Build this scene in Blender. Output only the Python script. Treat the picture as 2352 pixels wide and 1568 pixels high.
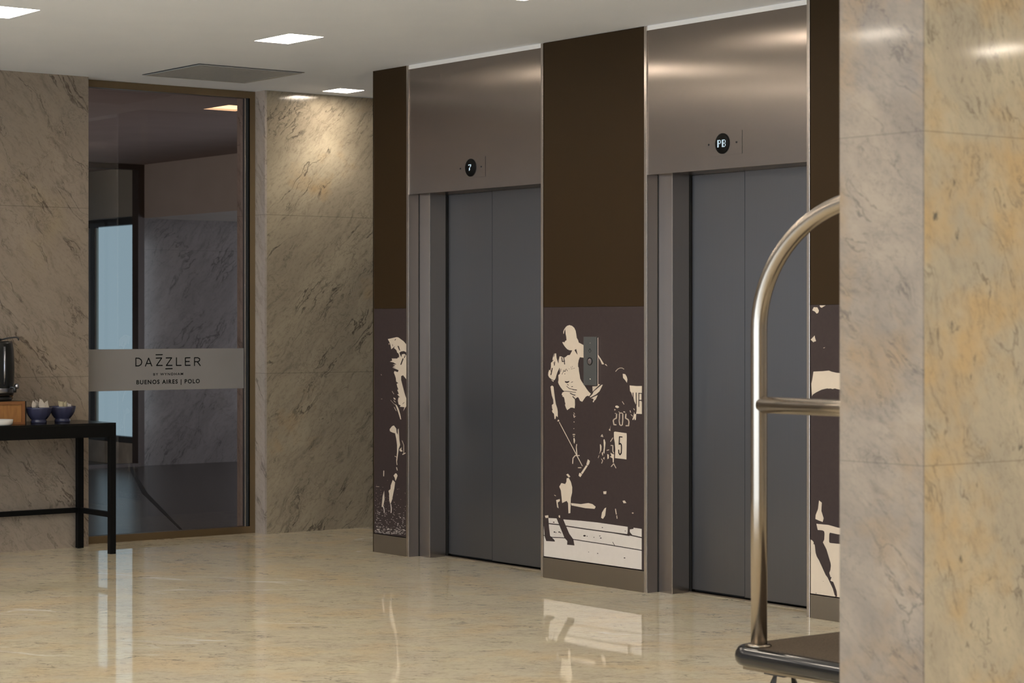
import bpy, bmesh, math, random
from mathutils import Vector, Matrix, geometry
R = math.radians
sc = bpy.context.scene
for o in list(bpy.data.objects): bpy.data.objects.remove(o)
COL = sc.collection

# ------------------------------------------------------------------ camera, world, lights, exposure
EYE, H = 1.36, 2.85
cam_d = bpy.data.cameras.new('camera'); cam = bpy.data.objects.new('camera', cam_d); COL.objects.link(cam)
cam_d.sensor_width = 36; cam_d.lens = 75.95; cam_d.shift_y = -44/2352; cam_d.clip_end = 200
cam.location = (0, 0, EYE); cam.rotation_euler = (R(90), 0, -math.atan(3800/4962))
cam_d.dof.use_dof = True; cam_d.dof.focus_distance = 11.5; cam_d.dof.aperture_fstop = 7.0
sc.camera = cam
sc.view_settings.view_transform = 'Standard'; sc.view_settings.look = 'None'
sc.view_settings.gamma = 1.0; sc.view_settings.use_curve_mapping = False
sc.view_settings.exposure = 0.0
w = bpy.data.worlds.new('world'); sc.world = w; w.use_nodes = True
bg = w.node_tree.nodes['Background']; bg.inputs[0].default_value = (0.78, 0.89, 1.0, 1); bg.inputs[1].default_value = 4.7

def area(name, loc, rot, sx, sy, power, col, spread=180, portal=False):
    l = bpy.data.lights.new(name, 'AREA'); l.shape = 'RECTANGLE'; l.size = sx; l.size_y = sy
    l.energy = power; l.color = col; l.spread = R(spread)
    if portal: l.cycles.is_portal = True
    o = bpy.data.objects.new(name, l); COL.objects.link(o); o.location = loc; o.rotation_euler = rot
    return o
WARM = (1.0, 0.90, 0.76)
# daylight through the storefront glazing on the lobby's left side, then unseen area lamps for the room behind the glass
area('storefront_daylight', (-2.9, 3.7, 1.45), (0, R(-90), 0), 2.6, 12.0, 1, (0.80, 0.90, 1.0), portal=True)
area('vestibule_daylight', (12.9, 16.2, 1.3), (0, R(90), 0), 2.0, 3.0, 55, (0.80, 0.86, 1.0))  # area lamp standing in for daylight from the unseen right side
area('vestibule_side_fill', (3.1, 15.0, 1.6), (0, R(-90), 0), 2.0, 3.5, 66, (1.0, 0.86, 0.80))  # unseen fill lamp added to brighten the soffit and inner stone reveal

# recessed downlights: (x, y, size x, size y, watts)
DOWN = [(5.98, 9.74, .21, .36, 13), (4.38, 9.74, .21, .36, 13), (6.03, 7.74, .21, .36, 13), (7.60, 11.71, .19, .21, 8)]
for gx in (4.38, 2.78, 1.18, -0.42):
    for gy in (7.74, 5.74, 3.74, 1.74, -0.26, -2.26): DOWN.append((gx, gy, .21, .36, 13))
for gy in (5.74, 3.74, 1.74, -0.26, -2.26): DOWN.append((6.03, gy, .21, .36, 13))
for gy in (3.26, 1.26, -0.74): DOWN.append((9.34, gy, .21, .36, 13))
DOWN += [(2.78, 9.74, .21, .36, 13), (1.18, 9.74, .21, .36, 13), (-0.42, 9.74, .21, .36, 13)]
INNER = [(7.60, 13.13, .26, .36, 3)]
# every fitting is lit by its own glowing diffuser (see ceiling fixtures); the corner one is a narrow-beam lamp
sp = bpy.data.lights.new('downlight_beam', 'SPOT'); sp.energy = 26; sp.color = WARM; sp.spot_size = R(104); sp.spot_blend = .55; sp.shadow_soft_size = .04
so = bpy.data.objects.new('downlight_beam', sp); COL.objects.link(so); so.location = (7.60, 11.71, H + .011)

# ---- traced outlines of prints and lettering, in metres on their own panels
MURAL_MID=[('L',0,[(0.2182,1.3455),(0.2404,1.3414),(0.2589,1.3309),(0.2699,1.3158),(0.2754,1.2973),(0.2791,1.2787),(0.2901,1.2672),(0.2956,1.2544),(0.3449,1.2386),(0.3449,1.1751),(0.3249,1.1766),(0.3048,1.178),(0.2956,1.1628),(0.2901,1.1442),(0.2901,1.1279),(0.2956,1.1234),(0.2975,1.1048),(0.3037,1.0841),(0.3073,1.0668),(0.3176,1.0542),(0.3322,1.0407),(0.3468,1.0271),(0.3631,1.0114),(0.3794,0.9984),(0.3957,0.9898),(0.3812,0.9768),(0.3686,0.9787),(0.354,0.9737),(0.3358,0.957),(0.3249,0.9463),(0.3066,0.9504),(0.2956,0.9651),(0.2865,0.9695),(0.2754,0.9646),(0.2633,0.9573),(0.2648,0.9294),(0.2618,0.9096),(0.2478,0.9126),(0.2293,0.9125),(0.2127,0.9045),(0.1997,0.8983),(0.1904,0.9085),(0.1811,0.9245),(0.1848,0.9321),(0.1803,0.9409),(0.1773,0.9553),(0.1718,0.9664),(0.1587,0.9684),(0.1624,0.9736),(0.1531,0.9776),(0.1587,0.9895),(0.1755,0.9969),(0.1624,1.0029),(0.1437,1.0177),(0.1287,1.0337),(0.1231,1.043),(0.1269,1.0572),(0.125,1.0806),(0.1381,1.0879),(0.14,1.0973),(0.1344,1.1113),(0.1287,1.1253),(0.1269,1.1417),(0.1269,1.1581),(0.1362,1.1805),(0.1512,1.1796),(0.168,1.1739),(0.1848,1.1765),(0.2034,1.1872),(0.2219,1.1886),(0.233,1.2016),(0.2423,1.2133),(0.2182,1.2135),(0.1997,1.2187),(0.1811,1.2314),(0.1662,1.2453),(0.1587,1.2546),(0.1662,1.257),(0.1755,1.2536),(0.1848,1.263),(0.1941,1.2654),(0.1922,1.2829),(0.1867,1.2992),(0.1848,1.3156),(0.1829,1.3319),(0.1978,1.3413)]),('L',0,[(0.1811,1.3296),(0.1736,1.3226),(0.1669,1.3108),(0.168,1.2991),(0.1718,1.3003),(0.1755,1.3132),(0.1837,1.3249)]),('L',0,[(0.1062,1.1954),(0.11,1.172),(0.1193,1.1533),(0.1269,1.1417),(0.1344,1.1207),(0.1287,1.1112),(0.1175,1.0969),(0.1081,1.0779),(0.1024,1.0637),(0.0911,1.0529),(0.0685,1.0571),(0.0476,1.0673),(0.0381,1.0789),(0.04,1.0931),(0.0476,1.1074),(0.059,1.1053),(0.0628,1.1242),(0.0628,1.1454),(0.0722,1.1503),(0.0779,1.1716),(0.0892,1.1952)]),('L',0,[(0.0628,1.0539),(0.0855,1.0516),(0.0836,1.0445)]),('L',0,[(0.059,1.0187),(0.0722,1.0249),(0.0843,1.0193),(0.0892,0.99),(0.0968,0.9549),(0.1043,0.9269),(0.1156,0.9061),(0.1205,0.8875),(0.1205,0.8581),(0.1118,0.8637),(0.1062,0.8659),(0.1005,0.848),(0.093,0.8478),(0.0892,0.8723),(0.0873,0.877),(0.0779,0.8802),(0.0703,0.8905),(0.0779,0.8955),(0.0722,0.9047),(0.0703,0.9212),(0.0836,0.9286),(0.0817,0.9498),(0.0703,0.9707),(0.0628,0.9988)]),('L',0,[(0.1175,0.8357),(0.1193,0.8416),(0.125,0.8465),(0.1325,0.8421),(0.1332,0.8374)]),('L',0,[(0.1295,0.8333),(0.1355,0.8335),(0.3285,0.6119),(0.3234,0.6094)]),('L',0,[(0.3698,0.6486),(0.387,0.6413),(0.3827,0.6274),(0.3266,0.5695),(0.3092,0.552),(0.2945,0.5594),(0.3005,0.5735),(0.3136,0.5743),(0.3569,0.6178)]),('K',(0.0043,0.0027),[(0.3551,0.6205),(0.3707,0.6141)]),('K',(0.0043,0.0028),[(0.3119,0.5731),(0.3266,0.5678)]),('K',(0.0075,0.0047),[(0.1542,1.1737),(0.1594,1.1527),(0.1792,1.1565)]),('K',(0.0075,0.0047),[(0.1729,1.1728),(0.1781,1.1401)]),('K',0,[(0.2607,1.2146),(0.2754,1.2206),(0.2809,1.2067),(0.2876,1.1894),(0.2754,1.1997)]),('K',0,[(0.334,1.2096),(0.3449,1.2116),(0.3449,1.2023)]),('K',0,[(0.1811,1.0513),(0.196,1.0493),(0.2201,1.0526),(0.2145,1.045),(0.1997,1.04),(0.1829,1.0432)]),('K',0,[(0.2293,1.0426),(0.2404,1.0484),(0.2522,1.0505),(0.2404,1.0444)]),('K',(0.0052,0.0033),[(0.2015,1.0331),(0.2108,1.0298)]),('K',(0.0059,0.0037),[(0.2375,1.0227),(0.2456,1.0236)]),('K',(0.0048,0.003),[(0.196,1.0236),(0.2182,1.0124),(0.2515,1.0086)]),('K',(0.0066,0.0042),[(0.2478,1.008),(0.2791,1.0058)]),('K',(0.0045,0.0028),[(0.1587,0.9965),(0.196,0.9974),(0.2367,0.995),(0.2718,0.9935)]),('K',(0.0074,0.0047),[(0.2264,0.9877),(0.2478,0.9813),(0.2662,0.9787)]),('K',(0.0081,0.0051),[(0.2478,0.9708),(0.2644,0.9601)]),('K',(0.006,0.0037),[(0.1736,0.9964),(0.1587,0.9918)]),('K',(0.0041,0.0026),[(0.1344,1.1183),(0.137,1.1043)]),('K',(0.0041,0.0026),[(0.1475,1.1139),(0.1445,1.0997)]),('K',(0.0041,0.0026),[(0.1624,1.0954),(0.1736,1.1026),(0.1867,1.104)]),('K',(0.0041,0.0026),[(0.1848,1.1122),(0.1829,1.1004)]),('K',(0.0041,0.0026),[(0.1922,1.1146),(0.2015,1.1043)]),('K',(0.0041,0.0026),[(0.1568,1.0871),(0.1624,1.0907)]),('K',(0.0041,0.0026),[(0.1773,1.0886),(0.1841,1.0888)]),('K',(0.0041,0.0026),[(0.168,1.1084),(0.1736,1.1026)]),('K',(0.0022,0.0014),[(0.2145,1.1174),(0.219,1.1132)]),('K',(0.0022,0.0014),[(0.2312,1.127),(0.2338,1.12)]),('K',(0.0022,0.0014),[(0.2423,1.1306),(0.2441,1.1237)]),('K',(0.0022,0.0014),[(0.2312,1.1141),(0.2644,1.1205)]),('K',(0.0091,0.0057),[(0.0741,1.1161),(0.0628,1.0818)]),('K',(0.0057,0.0035),[(0.059,1.1029),(0.0703,1.0996)]),('K',(0.0068,0.0042),[(0.0956,1.1506),(0.0919,1.1322)]),('K',(0.003,0.0019),[(0.0817,1.1492),(0.0904,1.1388)]),('K',(0.0053,0.0033),[(0.0685,1.1502),(0.0817,1.1598)]),('K',(0.0045,0.0028),[(0.0873,1.1787),(0.0949,1.1953)]),('L',0,[(0.449,1.1952),(0.4562,1.1907),(0.4758,1.1726),(0.5026,1.1444),(0.4848,1.1435),(0.4705,1.1657),(0.4597,1.1747)]),('L',0,[(0.5079,1.1434),(0.5168,1.1458),(0.5292,1.1346),(0.5186,1.1378)]),('L',(0.0049,0.0032),[(0.5945,1.1095),(0.6103,1.1211),(0.6278,1.1271),(0.6453,1.1274),(0.6592,1.122)]),('L',0,[(0.6505,1.0981),(0.6697,1.0962),(0.6818,1.0829),(0.687,1.0694),(0.6828,1.0524),(0.6697,1.0657),(0.6523,1.0777)]),('L',0,[(0.7043,1.04),(0.7594,1.0377),(0.7988,1.0393),(0.7988,0.8983),(0.7543,0.898),(0.7594,0.9183),(0.7567,0.9407),(0.7508,0.9461),(0.7405,0.9604),(0.7336,0.9805),(0.7278,0.9803),(0.7181,1.0026),(0.7078,1.0113)]),('K',(0.0069,0.0045),[(0.7312,1.0029),(0.7319,0.9759)]),('K',(0.0069,0.0045),[(0.7553,1.0035),(0.7567,0.9418)]),('K',(0.0068,0.0045),[(0.7759,1.0029),(0.7759,0.9346)]),('K',(0.0062,0.004),[(0.7759,1.0018),(0.7988,1.002)]),('K',(0.0082,0.0054),[(0.78,0.9665),(0.7988,0.967)]),('K',(0.0027,0.0018),[(0.7977,1.0019),(0.7977,0.9599)]),('L',0,[(0.4076,1.0279),(0.4472,1.03),(0.4508,1.0408),(0.4712,1.0406),(0.4094,1.0015)]),('L',0,[(0.4919,1.039),(0.4651,1.004),(0.4364,0.9872),(0.3968,0.9723),(0.3888,0.9698),(0.3878,0.9744),(0.4076,0.9876),(0.4184,1.0017),(0.4812,1.0376)]),('L',0,[(0.4508,0.9841),(0.4346,0.9607),(0.4238,0.9547),(0.4166,0.9453),(0.4094,0.9485),(0.4184,0.9591),(0.413,0.9647),(0.3968,0.9654),(0.422,0.9753)]),('L',0,[(0.591,0.9311),(0.5998,0.9348),(0.6121,0.934),(0.6226,0.9275),(0.6103,0.9215),(0.5928,0.9255)]),('L',0,[(0.584,0.9173),(0.5963,0.9131),(0.584,0.9082)]),('L',(0.0049,0.0032),[(0.647,0.9559),(0.6599,0.9434)]),('L',0,[(0.7043,0.9132),(0.7112,0.9123),(0.7147,0.9011),(0.7095,0.9032)]),('L',(0.0048,0.0031),[(0.7354,0.9232),(0.7422,0.9167)]),('L',0,[(0.654,0.9059),(0.6644,0.9074),(0.6714,0.9008),(0.6575,0.9015)]),('L',(0.0048,0.0032),[(0.7147,0.8921),(0.7268,0.8847)]),('L',(0.0042,0.0027),[(0.5893,0.8936),(0.5963,0.8949)]),('L',(0.0091,0.0059),[(0.6016,0.8908),(0.5998,0.8703),(0.5822,0.864),(0.5752,0.8569),(0.5805,0.8367),(0.597,0.8361)]),('L',(0.0084,0.0054),[(0.6243,0.8927),(0.6243,0.87),(0.6215,0.8586),(0.6261,0.8384),(0.6366,0.8338),(0.647,0.838),(0.6505,0.8619),(0.6505,0.8936),(0.6418,0.8983),(0.6278,0.8973),(0.6243,0.8927)]),('L',(0.0042,0.0027),[(0.618,0.9038),(0.6296,0.8985)]),('L',(0.0097,0.0063),[(0.6749,0.8933),(0.6724,0.8729),(0.6939,0.8657),(0.6991,0.8546),(0.6957,0.8354),(0.6766,0.8346)]),('L',0,[(0.7388,0.9078),(0.744,0.8945),(0.7553,0.8982),(0.7526,0.8678),(0.744,0.8653),(0.7405,0.8764),(0.7336,0.866),(0.725,0.8668),(0.7354,0.8874)]),('L',0,[(0.5558,0.8323),(0.5512,0.8151),(0.5522,0.8026),(0.5416,0.8056),(0.5416,0.8113),(0.5487,0.815)]),('L',0,[(0.5805,0.798),(0.5893,0.8013),(0.6557,0.7977),(0.6801,0.7964),(0.6818,0.7818),(0.679,0.6632),(0.6592,0.6644),(0.5893,0.6655),(0.5917,0.7099),(0.5875,0.7438),(0.5805,0.7685)]),('K',(0.0091,0.0059),[(0.6453,0.7757),(0.625,0.776),(0.6226,0.7374),(0.6331,0.7424),(0.6401,0.7348),(0.6411,0.7212),(0.639,0.694),(0.6296,0.6845),(0.6208,0.692),(0.6191,0.7078)]),('L',0,[(0.4626,0.6791),(0.4705,0.6973),(0.4687,0.7293),(0.4741,0.7319),(0.4812,0.7207),(0.4794,0.7)]),('L',0,[(0.4973,0.7558),(0.5062,0.7584),(0.5133,0.7405),(0.5097,0.7175),(0.5044,0.6829),(0.4955,0.6917),(0.5008,0.7171)]),('L',(0.005,0.0032),[(0.4776,0.7721),(0.4866,0.7816),(0.493,0.7705),(0.4787,0.7728)]),('L',0,[(0.4848,0.6889),(0.4937,0.6916),(0.4919,0.6709),(0.4848,0.6797)]),('L',0,[(0.4937,0.6595),(0.5044,0.6681),(0.5044,0.6532)]),('L',(0.0057,0.0037),[(0.4812,0.6555),(0.4908,0.648),(0.483,0.6338)]),('L',0,[(0.5275,0.6841),(0.5399,0.6801),(0.5399,0.6619),(0.5292,0.6568)]),('L',(0.0064,0.0041),[(0.5257,0.7022),(0.5399,0.7052)]),('L',(0.0057,0.0036),[(0.554,0.7491),(0.5628,0.7586),(0.5717,0.7681)]),('L',(0.0071,0.0046),[(0.5575,0.7288),(0.5717,0.7294),(0.5717,0.6998),(0.5787,0.6911)]),('L',0,[(0.5522,0.6921),(0.5681,0.686),(0.5822,0.6844),(0.5787,0.6411),(0.5717,0.643),(0.5699,0.6634),(0.5469,0.6713),(0.5611,0.6743)]),('L',(0.0064,0.0041),[(0.5593,0.6207),(0.5787,0.6365),(0.5963,0.6158)]),('L',(0.0036,0.0023),[(0.4544,0.6599),(0.4615,0.6728)]),('L',0,[(0.2497,0.8778),(0.257,0.878),(0.2633,0.8596),(0.2552,0.8617)]),('L',(0.0044,0.0028),[(0.2552,0.8861),(0.2626,0.8794)]),('L',(0.0059,0.0037),[(0.2547,0.8384),(0.2594,0.8385)]),('L',(0.0052,0.0033),[(0.2531,0.8034),(0.2572,0.8036)]),('L',(0.0125,0.0079),[(0.2509,0.7719),(0.2609,0.7723)]),('L',(0.0081,0.0051),[(0.2527,0.7615),(0.2592,0.7618)]),('L',(0.0059,0.0037),[(0.2639,0.8678),(0.2686,0.8679)]),('L',0,[(0.2515,0.7522),(0.2607,0.7549),(0.2655,0.7411),(0.2607,0.7246),(0.2552,0.729)]),('L',(0.0078,0.005),[(0.2788,0.7213),(0.2753,0.7073),(0.2805,0.669)]),('L',(0.0079,0.005),[(0.2455,0.6203),(0.2482,0.648),(0.2657,0.6627),(0.3005,0.6644)]),('L',(0.007,0.0044),[(0.2918,0.6006),(0.3153,0.6019)]),('L',0,[(0.191,0.5591),(0.2068,0.5645),(0.2262,0.55),(0.213,0.5449)]),('L',0,[(0.1954,0.54),(0.213,0.5426),(0.2306,0.5226),(0.242,0.4956),(0.2411,0.4679),(0.2306,0.4396),(0.2288,0.4118),(0.2262,0.359),(0.2104,0.3562),(0.2068,0.4103),(0.1954,0.4207),(0.1573,0.407),(0.1538,0.4291),(0.1511,0.4456),(0.1466,0.4731),(0.1333,0.4918),(0.1511,0.5124),(0.1821,0.5087),(0.1927,0.5204)]),('L',0,[(0.2306,0.4119),(0.3136,0.4119),(0.3741,0.4214),(0.4085,0.4183),(0.4341,0.4063),(0.4256,0.3948),(0.3482,0.3934),(0.235,0.4)]),('L',0,[(0.1065,0.4193),(0.1378,0.4269),(0.1378,0.4158),(0.1199,0.4073),(0.1271,0.3772),(0.1155,0.3819)]),('L',0,[(0.0102,0.3298),(0.0392,0.3347),(0.041,0.3208),(0.0166,0.3179)]),('L',0,[(0.1271,0.3381),(0.1378,0.3417),(0.1404,0.329),(0.1306,0.3283)]),('L',0,[(0.4953,0.4893),(0.5215,0.492),(0.519,0.4772),(0.4979,0.4758)]),('L',0,[(0.519,0.4077),(0.5106,0.3654),(0.4936,0.3479),(0.4784,0.3522),(0.4852,0.3799),(0.5063,0.4031)]),('L',(0.0075,0.0049),[(0.5928,0.4047),(0.5995,0.3798)]),('L',(0.0067,0.0043),[(0.6028,0.3719),(0.6053,0.3586)]),('L',0,[(0.6485,0.4504),(0.6651,0.4542),(0.6791,0.4417),(0.6568,0.4391)]),('L',(0.0098,0.0064),[(0.7259,0.394),(0.7308,0.3944)]),('L',(0.0054,0.0034),[(0.0931,0.4447),(0.1021,0.4414)]),('L',0,[(0.041,0.3197),(0.111,0.3225),(0.1644,0.3213),(0.3136,0.325),(0.4512,0.3257),(0.5694,0.3236),(0.6857,0.3216),(0.7976,0.3193),(0.7976,0.1136),(0.4085,0.1138),(-0.0043,0.1139),(-0.0043,0.2725),(0.0075,0.2762),(0.041,0.2759)]),('K',(0.009,0.0056),[(0.0482,0.2905),(0.1288,0.2909),(0.191,0.2883),(0.3482,0.2852),(0.5358,0.2832),(0.7021,0.2816),(0.7976,0.2752)]),('K',(0.0073,0.0045),[(-0.0043,0.2247),(0.0752,0.2197),(0.1733,0.2247),(0.3655,0.2207),(0.561,0.2176),(0.7976,0.2114)]),('K',(0.0051,0.0033),[(0.4852,0.2847),(0.7021,0.2773)]),('K',0,[(0.0075,0.3173),(0.041,0.318),(0.0464,0.2707),(0.0554,0.2266),(0.0931,0.2072),(0.0976,0.1991),(0.0229,0.1959),(0.0102,0.2174),(0.003,0.2731)]),('K',0,[(0.111,0.323),(0.1644,0.3269),(0.191,0.2872),(0.2174,0.2504),(0.2525,0.2227),(0.2613,0.1919),(0.1998,0.1907),(0.2016,0.2103),(0.1777,0.225),(0.1378,0.2832)]),('K',0,[(0.6898,0.3245),(0.7349,0.3215),(0.7349,0.3146),(0.7062,0.3097),(0.7062,0.2963),(0.7308,0.2795),(0.6857,0.2803),(0.6898,0.3004)]),('K',(0.0081,0.005),[(0.0836,0.3004),(0.0901,0.3008)]),('K',(0.009,0.0056),[(0.0895,0.2488),(0.0967,0.2494)]),('K',(0.0054,0.0034),[(0.1044,0.2472),(0.1087,0.2475)]),('K',(0.0089,0.0056),[(0.1297,0.2519),(0.1369,0.2525)]),('K',(0.0062,0.0039),[(0.1424,0.249),(0.1474,0.2494)]),('K',(0.0121,0.0077),[(0.3391,0.2488),(0.3488,0.2496)]),('K',(0.0052,0.0033),[(0.3634,0.248),(0.3676,0.2483)]),('K',(0.0051,0.0033),[(0.4193,0.2469),(0.4234,0.2472)]),('K',(0.0059,0.0038),[(0.4658,0.2577),(0.4706,0.258)]),('K',(0.0076,0.0049),[(0.4736,0.2474),(0.4797,0.2479)]),('K',(0.006,0.0038),[(0.4488,0.1659),(0.4536,0.1663)]),('K',(0.0074,0.0048),[(0.6621,0.1614),(0.668,0.1619)]),('K',(0.0059,0.0038),[(0.487,0.3028),(0.4918,0.3032)]),('K',(0.0043,0.0027),[(0.3767,0.1668),(0.3801,0.1671)]),('K',(0.005,0.0032),[(0.6689,0.2988),(0.6728,0.2991)]),('K',(0.0042,0.0027),[(0.5711,0.2346),(0.5861,0.2196)])]
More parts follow.
